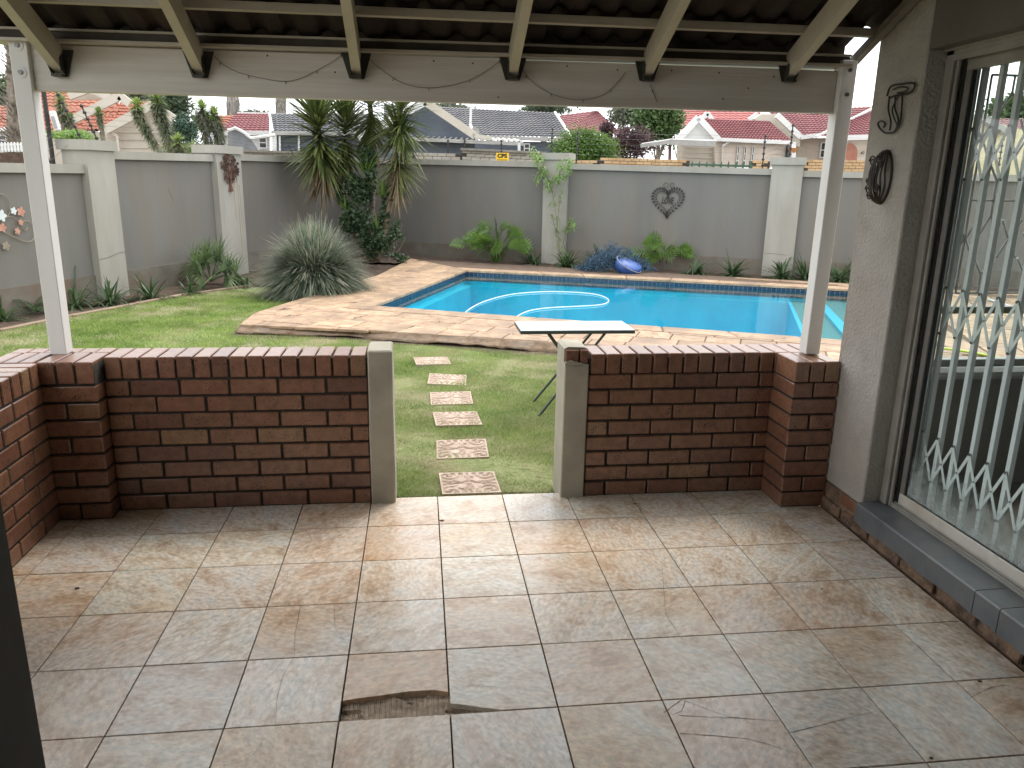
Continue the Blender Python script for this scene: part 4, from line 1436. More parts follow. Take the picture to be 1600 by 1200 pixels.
# dark metal wall hangings on the pillar
def pil(px, py, off=.02): return at(px, py, 0, 2.05 - off)
def scroll(c, r, turns, ay, az, n=26, off=0):
    return [c + Vector((off, math.cos(t * turns * 6.283) * r * (1 - .8 * t), math.sin(t * turns * 6.283) * r * (1 - .8 * t))) for t in [k / n for k in range(n + 1)]]
wb = empty('wire_wall_basket', pil(1380, 275), 'dark wire oval wall basket hanging lower on the pillar', 'wall basket', 'wire ornaments on the pillar')
m_dkwire = M('dark_iron_wire', (.018, .011, .009), (.045, .026, .02), 20, .6)
c = pil(1380, 277, 0.004)
h2, w2 = .118, .062
bm = bmesh.new()
tube(bm, [c + Vector((0, math.cos(t) * w2, math.sin(t) * h2)) for t in [k * 6.283 / 28 for k in range(29)]], .0055, 6, cap=False)
finish('rim', bm, m_dkwire, wb)
for k in range(10):
    u = -1 + 2 * (k + .5) / 10
    bm = bmesh.new()
    P = []
    for j in range(17):
        t = -1 + 2 * j / 16
        yy = u * w2 * math.sqrt(max(0, 1 - (t * .96) ** 2)) + .006 * math.sin(t * 5 + k)
        P.append(c + Vector((-(.055 * (1 - u * u * .7) * math.sqrt(max(0, 1 - t * t))) - .003, yy, t * h2)))
    tube(bm, P, .0042, 5)
    finish('wire', bm, m_dkwire, wb)
for cy, cz, rr in ((.03, .07, .026), (-.02, .075, .026), (.0, .03, .02), (.035, -.055, .024), (.02, -.085, .02), (-.03, -.05, .022), (-.035, .055, .02), (.045, -.02, .016)):
    bm = bmesh.new(); tube(bm, scroll(c + Vector((-.045, cy, cz)), rr, 1.6, 0, 0), .0038, 5)
    finish('scroll', bm, m_dkwire, wb)
wt_ = empty('wire_wall_hook', pil(1400, 170), 'black scrolled wire wall hook higher on the pillar', 'wall hook', 'wire ornaments on the pillar')
def path(pts, r, off=.015, nm='wire', par=wt_):
    bm = bmesh.new(); tube(bm, spline([pil(x, y, off) for x, y in pts], 5), r, 6); finish(nm, bm, m_blackmetal, par)
path(((1386, 150), (1392, 135), (1408, 131), (1428, 130), (1427, 140), (1418, 146), (1404, 148), (1392, 152)), .0045)
path(((1396, 140), (1406, 136), (1418, 137), (1414, 143), (1402, 145)), .0035)
path(((1390, 150), (1388, 170), (1392, 190), (1390, 204)), .0042)
path(((1400, 148), (1398, 168), (1404, 188), (1398, 206)), .0042)
path(((1410, 148), (1409, 170), (1406, 192), (1398, 205), (1385, 208), (1376, 202), (1372, 193), (1377, 189), (1383, 193), (1381, 199)), .0045)
path(((1404, 150), (1394, 172), (1402, 196)), .0035)

# the room the camera looks out of: wall with a wide doorway, walls and ceiling
bm = bmesh.new()
bx(bm, -2.1, -.52, -3.12, -2.96, 0, 4.2); bx(bm, 1.35, 2.42, -3.12, -2.96, 0, 4.2); bx(bm, -.52, 1.35, -3.12, -2.96, 2.25, 4.2)
finish('wall', bm, m_room, hs)
bm = bmesh.new(); bx(bm, -2.3, -2.1, -6.2, -2.96, -.1, 4.2); bx(bm, -2.1, 2.42, -6.2, -6.0, -.1, 4.2); bx(bm, 2.42, 2.6, -6.2, -4.2, -.1, 4.2)
finish('wall', bm, m_room, hs)
bm = bmesh.new(); bx(bm, -2.1, 2.42, -6.0, -3.12, 2.62, 2.66); finish('ceiling', bm, m_room, hs)
bm = bmesh.new(); bx(bm, -2.1, 2.42, -6.0, -3.601, -.2, -.004); finish('room_floor', bm, m_roomfloor, hs)

# dark door jamb at the near left
jb = bmesh.new()
bx(jb, -.52, -.418, -2.94, -2.87, .0, 2.25, .004)
bx(jb, -.520, -.426, -2.958, -2.941, .0, 2.25, .003)
o = finish('door_jamb', jb, M('near_black_steel', (.012, .012, .012), (.03, .028, .025), 15, .6))
tag(o, 'dark steel door jamb at the lower left edge of the picture', 'door jamb')

# ---------------------------------------------------------------- boundary walls
def v3(p, z): return Vector((p.x, p.y, z))
def wallbox(bm, a, b, nrm, t0, t1, za0, zb0, za1, zb1):
    """box along a->b, from offset t0 to t1 along nrm, bottom za0/zb0 and top za1/zb1 at both ends"""
    q = [v3(a + nrm * t0, za0), v3(b + nrm * t0, zb0), v3(b + nrm * t0, zb1), v3(a + nrm * t0, za1)]
    off = nrm * (t1 - t0)
    slab(bm, q, (off.x, off.y, 0))
def wsec(par, a, b, nrm, z0, z1):
    bm = bmesh.new(); wallbox(bm, a, b, nrm, -.20, 0, -.1, -.1, z0 - .11, z1 - .11); finish('panel', bm, m_wall, par)
    bm = bmesh.new(); wallbox(bm, a, b, nrm, -.26, .06, z0 - .11, z1 - .11, z0, z1); finish('coping', bm, m_coping, par)
    bm = bmesh.new(); wallbox(bm, a, b, nrm, .002, .022, -.1, -.1, .30, .30); finish('plinth', bm, m_plinth, par)
def pillar(par, a, b, nrm, z, out=.11, lab=None):
    bm = bmesh.new(); wallbox(bm, a, b, nrm, -.28, out, -.1, -.1, z - .13, z - .13); p = finish('pillar', bm, m_coping, par)
    d = (b - a).normalized() * .04
    bm = bmesh.new(); wallbox(bm, a - d, b + d, nrm, -.32, out + .035, z - .13, z - .13, z, z); finish('cap', bm, m_coping, par)
    return p
lwall = empty('boundary_wall', (A0.x, A0.y, GZ), 'grey plastered boundary wall with pillars along the left side of the garden', 'boundary wall')
q1a, q1b = A0 - LD * .50, A0
q2a, q2b = A0 + LD * 2.30, A0 + LD * 3.0
wsec(lwall, LS, q1a - LD * .002, LN, 1.72, 1.76)
pillar(lwall, q1a, q1b, LN, 2.08)
wsec(lwall, q1b + LD * .002, q2a - LD * .002, LN, 1.955, 1.985)
pillar(lwall, q2a, q2b, LN, 2.14)
wsec(lwall, q2b + LD * .002, K0 + LD * .2, LN, 2.02, 2.06)
bwall = empty('boundary_wall', (B0.x, B0.y, GZ), 'grey plastered boundary wall with pillars behind the swimming pool', 'boundary wall')
r1a, r1b = B0 + BD * .0, B0 + BD * .50
r2a, r2b = B0 + BD * 4.38, B0 + BD * 4.92
wsec(bwall, K0 - BD * .0 + BN * .0, r1a - BD * .002, BN, 2.09, 2.03)
pillar(bwall, r1a, r1b, BN, 2.20)
wsec(bwall, r1b + BD * .002, r2a - BD * .002, BN, 2.00, 1.94)
pillar(bwall, r2a, r2b, BN, 2.14)
wsec(bwall, r2b + BD * .002, B0 + BD * 11, BN, 1.915, 1.86)
# hairline cracks and rust streaks on the pillars
def strip_on(par, pts, r, mat, nm='crack'):
    bm = bmesh.new(); tube(bm, pts, r, 4); finish(nm, bm, mat, par)
m_hair = M('hairline', (.16, .14, .12), rough=1)
strip_on(lwall, [v3(q1a.lerp(q1b, t) + LN * .112, z) for t, z in ((0, .52), (.3, .53), (.5, .55), (.75, .58), (1, .585))], .003, m_hair)
strip_on(bwall, [v3(r2a.lerp(r2b, t) + BN * .112, z) for t, z in ((0, .42), (.3, .42), (.6, .41), (.8, .40))], .003, m_hair)
random.seed(77)
m_drip = M('faint_drip', (.105, .097, .084), (.125, .117, .102), 9, .9)
for par, O, Dd, Nn, L_, zt_ in ((bwall, B0, BD, BN, (.7, 4.2), 1.86), (bwall, K0, BD, BN, (.8, 4.6), 1.95), (lwall, A0, LD, LN, (.15, 2.2), 1.83)):
    for k in range(1):
        t0 = random.uniform(*L_); z0_ = random.uniform(.7, 1.6)
        P = [v3(O + Dd * (t0 + .035 * q + random.uniform(-.02, .02)) + Nn * .001, z0_ - .07 * q) for q in range(random.randint(3, 7))]
        strip_on(par, P, .0022, m_hair)
bm = bmesh.new()
for t, za, zb_ in ((.62, 1.75, .9), (.78, 1.75, .25), (.86, 1.5, .75)):
    strip_on(lwall, [v3(q2a.lerp(q2b, t) + LN * .1045, za), v3(q2a.lerp(q2b, t) + LN * .1045, zb_)], .010, m_stain, 'rust_streak')

bm.free()
# frames for art on walls
def onwall(c2, d, nrm, z):
    """matrix: local x along d, local y up, local z out of the wall"""
    m = Matrix((Vector((d.x, d.y, 0)), Vector((0, 0, 1)), Vector((nrm.x, nrm.y, 0)))).transposed().to_4x4()
    return Matrix.Translation((c2.x, c2.y, z)) @ m
def leafdisc(bm, mw, x, y, a, l, w_):
    pts = [(-l, 0), (-l * .3, w_), (l * .5, w_ * .8), (l, 0), (l * .5, -w_ * .8), (-l * .3, -w_)]
    ca, sa = math.cos(a), math.sin(a)
    f = [mw @ Vector((x + ca * p - sa * q, y + sa * p + ca * q, .0)) for p, q in pts]
    b = [mw @ Vector((x + ca * p - sa * q, y + sa * p + ca * q, .006)) for p, q in pts]
    F = [bm.verts.new(p) for p in f]; B = [bm.verts.new(p) for p in b]
    bm.faces.new(B); bm.faces.new(F[::-1])
    for i in range(6): bm.faces.new((F[i], F[(i + 1) % 6], B[(i + 1) % 6], B[i]))
# LOVE heart wreath
hc = at(1035, 312, 1, 11.6)
t_ = (hc.x - B0.x) / BD.x
hc2 = B0 + BD * t_
hz = at(1033, 313, 1, hc2.y).z
mw = onwall(hc2 + BN * .02, BD if BD.x > 0 else -BD, BN, hz)
hr = empty('heart_wreath', mw.translation, 'dark metal heart wreath reading LOVE on the wall behind the pool', 'wall art')
su = pxm(mw.translation)
bm = bmesh.new()
hp_ = []
for k in range(41):
    t = k / 40 * 2 * math.pi
    hp_.append(Vector((16 * math.sin(t) ** 3, 13 * math.cos(t) - 5 * math.cos(2 * t) - 2 * math.cos(3 * t) - math.cos(4 * t), 0)) / 17 * 21 * su)
tube(bm, [mw @ p for p in hp_], .003, 5)
finish('stem', bm, m_wire, hr)
bm = bmesh.new()
for k, p in enumerate(hp_[:-1]):
    a = math.atan2(p.y, p.x)
    leafdisc(bm, mw, p.x + math.cos(a) * 3.4 * su, p.y + math.sin(a) * 3.4 * su, a + .6, 2.6 * su, 1.35 * su)
    leafdisc(bm, mw, p.x - math.cos(a) * 2.2 * su, p.y - math.sin(a) * 2.2 * su, a - .7, 1.5 * su, .8 * su)
finish('leaf', bm, m_blackmetal, hr, kind='stuff')
textmesh('lettering', 'LOVE', 9.0 * su, .004, m_blackmetal, hr, mw @ Matrix.Translation((0, -.5 * su, .01)) @ Matrix(((.80, .28, 0, 0), (0, 1.45, 0, 0), (0, 0, 1, 0), (0, 0, 0, 1))), bold=.0025)
bm = bmesh.new()
for cx, r in ((-4, 3.4), (5, 3.0)):
    tube(bm, [mw @ Vector((cx * su + math.cos(t) * r * su, 22 * su + math.sin(t) * r * su, .004)) for t in [k * .6 for k in range(11)]], .004, 5)
tube(bm, [mw @ Vector((x * su, y * su, .003)) for x, y in ((-6, 16), (-8, 8), (-7, 2), (7, 18), (9, 10), (8, 3))][:3], .002, 4)
finish('bow', bm, m_blackmetal, hr)
# metal tree on pillar 2
tc2 = q2a.lerp(q2b, .46)
tz = at(370, 268, 1, tc2.y).z
mw = onwall(tc2 + LN * .13, LD, LN, tz)
tr_ = empty('metal_tree_art', mw.translation, 'rusty metal tree of life ornament on the second left pillar', 'wall art')
su = .0128 * 1.08
bm = bmesh.new()
def P2(x, y): return mw @ Vector((x * su, y * su, .004))
tube(bm, [P2(0, -24), P2(-.5, -18), P2(0, -10), P2(-1, -2), P2(-4, 6)], [.030, .020, .017, .015, .010], 7)
tube(bm, [P2(0, -8), P2(2.5, 0), P2(4, 6)], [.014, .012, .008], 6)
tube(bm, [P2(-5, -24), P2(-2, -20), P2(0, -15)], [.006, .012, .014], 6); tube(bm, [P2(4, -24), P2(2, -20), P2(0, -15)], [.006, .012, .014], 6)
finish('trunk', bm, m_rust, tr_)
bm = bmesh.new()
for cx, cy, r, st in ((-12, 6, 7, 0), (0, 17, 8, 1), (11, 4, 7, 2), (-7, -8, 5, 3), (9, -8, 5, 4), (-5, 14, 6, 2), (8, 13, 5, 5)):
    tube(bm, [P2(cx + math.cos(st + t) * r * (1 - t / 9), cy + math.sin(st + t) * r * (1 - t / 9)) for t in [k * .4 for k in range(16)]], .0045, 5)
for a, b in (((-2, -2), (-7, -8)), ((-3, 4), (-12, 6)), ((3, 2), (11, 4)), ((1, -8), (9, -8)), ((-4, 6), (-5, 14)), ((4, 6), (8, 13)), ((-1, 4), (0, 12))): tube(bm, [P2(*a), P2(*b)], .006, 5)
finish('branch', bm, m_rust, tr_)
bm = bmesh.new()
random.seed(5)
for k in range(120):
    a = random.uniform(0, 6.28); r = random.uniform(4, 19)
    leafdisc(bm, mw @ Matrix.Translation((0, 0, .008)), math.cos(a) * r * su * .95, (4 + math.sin(a) * r * .95) * su, random.uniform(0, 6), 2.5 * su, 1.2 * su)
finish('leaf', bm, m_wire, tr_, kind='stuff')
# scroll with flowers on section A
sc2 = A0 - LD * 2.35
sz = at(18, 348, 1, sc2.y).z
so_ = Vector((0, 0))
pS = None
for k in range(200):
    c2 = A0 - LD * (1.0 + k * .02)
    pS = c2 + LN * .02
    q = (CM.transposed() @ (v3(pS, 1.2) - CL)); ux = 800 + CF * q.x / -q.z
    if ux < 4: break
sz = at(4, 352, 1, pS.y).z
mw = onwall(pS, LD, LN, sz)
sr = empty('flower_scroll_art', mw.translation, 'thin metal scroll wall ornament with white and copper flowers on the left wall', 'wall art')
su = pxm(mw.translation) * 1.35
m_thin = M('dull_brass_wire', (.22, .18, .13), (.30, .25, .19), 20, .5)
bm = bmesh.new()
def PS(x, y, z=.01): return mw @ Vector((x * su, y * su, z))
tube(bm, [PS(math.cos(t) * 9, 18 + math.sin(t) * 11) for t in [k * .35 for k in range(19)]], .005, 5)
tube(bm, spline([PS(-30, -8), PS(-10, -4), PS(5, -10), PS(18, -16), (PS(28, -16)), PS(33, -8), PS(30, 1), PS(22, 3), PS(19, -2), PS(22, -6), PS(25, -3)], 6), .006, 5)
tube(bm, spline([PS(-5, 5), PS(8, 8), PS(16, 4), PS(22, 3)], 5), .003, 5)
finish('wire', bm, m_thin, sr)
for x, y, r, mt in ((11, 13, 3.2, m_hose), (19, 12, 4.2, m_copper), (17, 2, 2.6, m_copper), (12, -6, 3.0, m_copper), (-3, 9, 5, m_hose), (-4, -2, 4, m_copper), (-3, -19, 4, m_thin)):
    bm = bmesh.new()
    for k in range(5):
        leafdisc(bm, mw @ Matrix.Translation((0, 0, .016 + .001 * k)), (x + math.cos(k * 1.257) * r * .6) * su, (y + math.sin(k * 1.257) * r * .6) * su, k * 1.257, r * .6 * su, r * .42 * su)
    finish('flower', bm, mt, sr)

# ---------------------------------------------------------------- electric fence brackets on the walls
def efence(name, label, along, nrm, poles, ztop, wires, zw0):
    root = empty(name, along(poles[0][0]), label, 'electric fence')
    for t, hgt, lean, zb_ in poles:
        b = along(t); b = Vector((b.x, b.y, zb_))
        off = Vector((nrm.x, nrm.y, 0)) * lean
        bm = bmesh.new(); tube(bm, [b, b + off + Vector((0, 0, hgt))], .012, 6)
        p = finish('bracket', bm, m_blackmetal, root)
        bm = bmesh.new()
        for k in range(wires):
            f = (k + .7) / wires
            q = b + (off + Vector((0, 0, hgt))) * f
            tube(bm, [q + Vector((-.02, 0, 0)), q + Vector((.02, 0, 0))], .018, 6)
        finish('insulator', bm, m_blackmetal, p, kind='stuff')
    for k in range(wires):
        f = (k + .7) / wires
        bm = bmesh.new()
        for (a, h1, l1, z1), (b, h2_, l2, z2) in zip(poles, poles[1:]):
            A_ = along(a); B_ = along(b)
            A_ = Vector((A_.x, A_.y, z1)) + (Vector((nrm.x, nrm.y, 0)) * l1 + Vector((0, 0, h1))) * f
            B_ = Vector((B_.x, B_.y, z2)) + (Vector((nrm.x, nrm.y, 0)) * l2 + Vector((0, 0, h2_))) * f
            tube(bm, [A_, B_], .0022, 4)
        finish('wire', bm, m_bolt, root)
efence('electric_fence', 'angled electric fence brackets on top of the left boundary wall', lambda t: (lambda p: Vector((p.x, p.y, 2)))(A0 - LN * .1 + LD * t), -LN,
       [(-.85, .60, .32, 1.72), (-.32, .60, .30, 2.08), (-.02, .50, .22, 2.06), (2.55, .52, .22, 2.13), (2.85, .42, .20, 2.13), (5.2, .30, .15, 2.03)], 0, 6, 0)
efence('electric_fence', 'upright electric fence posts on top of the back boundary wall', lambda t: (lambda p: Vector((p.x, p.y, 2)))(B0 - BN * .1 + BD * t), -BN,
       [(-4.6, .35, .02, 2.05), (-1.0, .42, -.02, 2.04), (.08, .50, .05, 2.19), (.62, .62, .03, 2.0), (4.20, .62, .03, 1.93), (4.66, .60, 0, 2.13), (5.35, .62, .03, 1.9), (8.0, .6, .02, 1.88)], 0, 6, 0)

# ---------------------------------------------------------------- foliage builders
def leafcloud(name, c, rad, n, ls, mat, parent=None, seed=0, holes=.35, flat=.0, aspect=.45, kind=None, shell=.55):
    rs = np.random.RandomState(seed)
    d = rs.normal(size=(n, 3)); d /= np.linalg.norm(d, axis=1)[:, None]
    r = shell + (1 - shell) * rs.uniform(0, 1, n) ** .6
    r *= 1 + .16 * np.sin(d[:, 0] * 5 + seed) * np.cos(d[:, 1] * 6 + seed * 2) + .12 * np.sin(d[:, 2] * 9 + d[:, 0] * 7)
    # clumps: leaves pulled towards random clump centres
    nc = max(6, n // 60)
    k = rs.randint(0, nc, n)
    cd = d[:nc] * (r[:nc, None])
    p = d * r[:, None] * .35 + cd[k] * .65 + rs.normal(size=(n, 3)) * .10
    p = p * np.array(rad)
    p += np.array(c)
    u = rs.normal(size=(n, 3)); u[:, 2] *= .6; u /= np.linalg.norm(u, axis=1)[:, None]
    v = np.cross(u, rs.normal(size=(n, 3))); v /= np.linalg.norm(v, axis=1)[:, None]
    s = ls * rs.uniform(.6, 1.3, n)[:, None]
    u *= s; v *= s * aspect
    V = np.empty((n, 4, 3))
    V[:, 0] = p - u; V[:, 1] = p + v; V[:, 2] = p + u; V[:, 3] = p - v
    me = bpy.data.meshes.new(name)
    me.vertices.add(n * 4); me.vertices.foreach_set('co', V.ravel())
    me.loops.add(n * 4); me.loops.foreach_set('vertex_index', np.arange(n * 4, dtype=np.int32))
    me.polygons.add(n); me.polygons.foreach_set('loop_start', np.arange(0, n * 4, 4, dtype=np.int32))
    me.update(calc_edges=True)
    o = link(name, me, mat, parent)
    if kind: o['kind'] = kind
    return o
def leafblade(bm, base, d, ln, wd, droop, seg=4, tipw=.0, fold=.0, up=Vector((0, 0, 1)), twist=0):
    d = d.normalized()
    side = d.cross(up)
    if side.length < .05: side = Vector((random.uniform(-1, 1), random.uniform(-1, 1), 0))
    side.normalize()
    if twist: side = Matrix.Rotation(twist, 3, d) @ side
    pa = None
    for k in range(seg + 1):
        t = k / seg
        p = base + d * ln * t + Vector((0, 0, -1)) * droop * ln * t * t
        w_ = wd * (.45 + 1.6 * t) if t < .35 else wd * (1.0 - (t - .35) / .65) ** .75
        w_ = max(w_, tipw)
        if k == seg and tipw == 0:
            e = [bm.verts.new(p)]
        else:
            e = [bm.verts.new(p - side * w_ / 2), bm.verts.new(p + side * w_ / 2)]
        if pa:
            if len(e) == 2: bm.faces.new((pa[0], pa[1], e[1], e[0]))
            else: bm.faces.new((pa[0], pa[1], e[0]))
        pa = e
def rdir(elmin, elmax, az=None):
    e = R(random.uniform(elmin, elmax)); a = random.uniform(0, 2 * math.pi) if az is None else az
    return Vector((math.cos(a) * math.cos(e), math.sin(a) * math.cos(e), math.sin(e)))
def rosette(bm, base, n, ln, wd, el0, el1, droop, seg=3):
    for k in range(n):
        f = k / max(1, n - 1)
        el = el0 + (el1 - el0) * f
        leafblade(bm, base, rdir(el - 8, el + 8), ln * random.uniform(.8, 1.15), wd, droop * random.uniform(.5, 1.3), seg)

# strap-leaved clumps along the beds
random.seed(21)
def clump(p, h, label, n=34, wd=.022, group='strap-leaved clumps in the flower beds', spread=1.0):
    root_bm = bmesh.new()
    b = Vector((p[0], p[1], p[2]))
    for k in range(int(n * 1.7)):
        el = random.uniform(8, 68)
        leafblade(root_bm, b + Vector((random.uniform(-.05, .05), random.uniform(-.05, .05), -.01)), rdir(el, el), h * random.uniform(.75, 1.2) * spread, wd * 1.25, .80 * random.uniform(.5, 1.4) * math.cos(R(el)), 5, tipw=.004)
    o = finish('strap_leaf_plant', root_bm, l_strap, smooth=True)
    tag(o, label, 'plant', group)
    return o
for (x, y), hp, n, lb in (
    ((8, 500), 45, 26, 'strap-leaved clump at the left picture edge beside the kerb'),
    ((118, 478), 62, 34, 'strap-leaved clump directly right of the left white post'),
    ((172, 474), 50, 34, 'strap-leaved clump in front of the first left pillar'),
    ((236, 466), 50, 34, 'strap-leaved clump on bare soil between first pillar and fan palm'),
    ((296, 458), 30, 22, 'low sparse clump just left of the fan palm'),
    ((382, 446), 40, 28, 'small clump between fan palm and blue-green tussock'),
    ((832, 412), 30, 30, 'strap-leaved clump left of the tall bamboo-like shrub'),
    ((886, 418), 42, 50, 'dense strap-leaved clump at the foot of the tall thin shrub'),
    ((936, 416), 46, 44, 'strap-leaved clump behind the blue net, on its left'),
    ((1010, 412), 34, 26, 'strap-leaved clump rising behind the blue ball'),
    ((1086, 428), 40, 36, 'arching clump right of the lobed-leaf plant by the heart wreath'),
    ((1145, 430), 40, 42, 'upright clump midway between heart wreath and right pillar'),
    ((1222, 434), 44, 44, 'clump in front of the right-hand pool pillar'),
    ((1258, 436), 40, 36, 'clump just left of the right white post'),
    ((1310, 440), 42, 40, 'clump seen between the right white post and house pillar'),
    ((1336, 438), 40, 34, 'clump half hidden by the house pillar edge')):
    p = G(x, y, -.03 if x < 600 else 0.02)
    clump(p, pxm(p, hp * 1.18), lb, n, wd=pxm(p, 2.6))
# cycad-like plant left of post
p = G(58, 488, -.03)
cy = empty('cycad', p, 'cycad with arching feather leaves left of the left white post', 'cycad')
random.seed(4)
for k in range(11):
    a = k * 2 * math.pi / 11 + random.uniform(-.2, .2)
    L0 = pxm(p, 52) * random.uniform(.75, 1.1)
    bm = bmesh.new()
    d = rdir(35, 65, a)
    pts = [Vector(p) + d * L0 * t + Vector((0, 0, -.5 * L0 * t * t)) for t in [i / 9 for i in range(10)]]
    tube(bm, pts, .004, 4)
    for i in range(1, 10):
        dd = (pts[i] - pts[i - 1]).normalized(); sd_ = dd.cross(Vector((0, 0, 1))).normalized()
        for s in (-1, 1):
            for q in (0, .5):
                leafblade(bm, pts[i - 1].lerp(pts[i], q), (dd * .6 + sd_ * s).normalized(), L0 * .22, .012, .15, 2)
    finish('frond', bm, l_strap, cy)

# big tussock
p = G(492, 462, -.05)
p = Vector((p.x, p.y, -.03))
tu = empty('tussock_plant', p, 'huge round blue-green tussock beside the pool deck corner', 'plant')
random.seed(9)
Rr = pxm(p, 98)
for nm, mt, n, lo, hi in (('blades', l_tussock, 4200, .80, 1.03), ('dark_blades', LF('dark_tussock_blade', (.045, .075, .05), (.09, .12, .08), 4), 2600, .70, .98), ('pale_blades', LF('pale_tussock_blade', (.26, .31, .22), (.36, .40, .30), 4), 1300, .80, 1.02), ('dry_blades', l_tussockdry, 700, .95, 1.10)):
    bm = bmesh.new()
    for k in range(n):
        el = math.degrees(math.asin(random.uniform(.02, 1)))
        el = min(84, el * .95 + 4)
        leafblade(bm, p + Vector((random.uniform(-.12, .12), random.uniform(-.12, .12), random.uniform(.10, .34))), rdir(el, el), Rr * random.uniform(lo, hi), .015, .36 * math.cos(R(el)) + .03, 4, tipw=.002)
    o = finish(nm, bm, mt, tu, smooth=True, kind='stuff')

# fan palm
p = G(330, 448, -.05)
fp = empty('fan_palm', p, 'small fan palm by the second left pillar', 'palm')
random.seed(12)
for k in range(17):
    a = k * 2.4
    el = 15 + 62 * (k % 5) / 4
    d = rdir(el, el + 8, a)
    st = pxm(p, 34) * random.uniform(.8, 1.25)
    b = Vector(p) + Vector((0, 0, .08)); e = b + d * st
    bm = bmesh.new(); tube(bm, [b, b.lerp(e, .5) + Vector((0, 0, .02)), e], .006, 5)
    side = d.cross(Vector((.35, -.9, .5))).normalized()
    for j in range(21):
        t = R(-115 + 230 * j / 20)
        dd = (d * math.cos(t) + side * math.sin(t)).normalized()
        leafblade(bm, e, dd, pxm(p, 40) * random.uniform(.85, 1.1) * (.75 + .25 * math.cos(t)), .034, .18, 3)
    finish('frond', bm, l_fan, fp)

# philodendrons: each big lobed leaf is a part
def lobed(bm, b, d, ln, side):
    up = side.cross(d).normalized()
    pts = [b + d * ln * t - up * 0 + Vector((0, 0, -.35 * ln * t * t)) for t in [i / 8 for i in range(9)]]
    tube(bm, pts, .005, 4)
    for i in range(0, 8):
        t = i / 7
        for s in (-1, 1):
            l_ = ln * (.50 * math.sin(math.pi * min(1, .18 + t * .8)) ** .7)
            leafblade(bm, pts[i], (d * (.45 + .9 * t) + side * s + up * .12).normalized(), l_, ln * .10, .12, 3, up=up)
def philodendron(px_, py_, label, n, spread, hgt, seed):
    random.seed(seed)
    p = G(px_, py_, 0.0)
    root = empty('philodendron', p, label, 'plant')
    for k in range(n):
        a = k * 2.399 + random.uniform(-.3, .3)
        el = random.uniform(32, 82)
        d = rdir(el, el, a)
        if d.x * BN.x + d.y * BN.y < -.12:
            m_ = d.x * BN.x + d.y * BN.y; d = Vector((d.x - 2 * m_ * BN.x, d.y - 2 * m_ * BN.y, d.z)); a = math.atan2(d.y, d.x)
        st = pxm(p, hgt) * random.uniform(.55, .95)
        b = Vector(p) + Vector((random.uniform(-.08, .08), random.uniform(-.06, .06), 0))
        e = b + d * st
        e += Vector((d.x, d.y, 0)) * st * .15 * spread
        bm = bmesh.new(); tube(bm, [b, b.lerp(e, .5) + Vector((0, 0, st * .06)), e], [.010, .008, .006], 5)
        ld = Vector((math.cos(a), math.sin(a), random.uniform(-.45, .9))).normalized()
        lobed(bm, e, ld, pxm(p, 34) * random.uniform(.75, 1.1), ld.cross(Vector((BN.x * .9, BN.y * .9, .55))).normalized())
        finish('leaf', bm, l_phil, root)
philodendron(776, 409, 'philodendron with lobed yellow-green leaves left of the middle pool pillar', 30, .9, 58, 3)
philodendron(1040, 420, 'philodendron with lobed leaves below the heart wreath', 22, .7, 50, 8)

# tall thin shrub at the middle pillar
def pw(px_, py_, off=.35):
    """point off metres in front of the back wall at a pixel of the photo"""
    d = ray(px_, py_)
    base = B0 + BN * off
    # (C + t d - base).BN = 0
    t = ((base.x - CL.x) * BN.x + (base.y - CL.y) * BN.y) / (d.x * BN.x + d.y * BN.y)
    return CL + d * t
def pl_(px_, py_, off=.35):
    d = ray(px_, py_)
    base = A0 + LN * off
    t = ((base.x - CL.x) * LN.x + (base.y - CL.y) * LN.y) / (d.x * LN.x + d.y * LN.y)
    return CL + d * t
random.seed(33)
sb = empty('tall_thin_shrub', pw(876, 408), 'tall wispy shrub with lime leaves in front of the middle pillar', 'shrub')
bm = bmesh.new()
stems = [((876, 408), (872, 370), (868, 330), (860, 290), (850, 265)), ((878, 408), (880, 380), (888, 350), (893, 345)), ((874, 405), (868, 360), (862, 335)), ((862, 298), (868, 280), (880, 262)), ((856, 280), (842, 262), (835, 245)), ((870, 360), (874, 320), (878, 300))]
S3 = []
for st in stems:
    P = spline([pw(x, y, .32 + .06 * math.sin(x)) for x, y in st], 4); S3.append(P)
    tube(bm, P, .006, 5)
finish('stem', bm, m_bark, sb)
bm = bmesh.new()
for P in S3:
    for q in P:
        for k in range(5): leafblade(bm, q, rdir(-40, 60), .13, .020, .3, 2)
for cx, cy, rr, n in ((842, 250, 9, 55), (850, 268, 8, 55), (834, 238, 8, 35), (856, 288, 7, 40), (840, 278, 7, 25), (870, 282, 8, 45), (882, 268, 9, 60), (890, 252, 7, 40), (876, 256, 6, 22), (893, 350, 9, 40), (886, 358, 6, 18), (864, 320, 6, 14)):
    for k in range(n):
        a = random.uniform(0, 6.28); r = rr * math.sqrt(random.random())
        leafblade(bm, pw(cx + math.cos(a) * r, cy + math.sin(a) * r * 1.1, random.uniform(.2, .5)), rdir(-60, 60), random.uniform(.08, .13), .034, .3, 2)
finish('leaves', bm, l_lime, sb, kind='stuff')

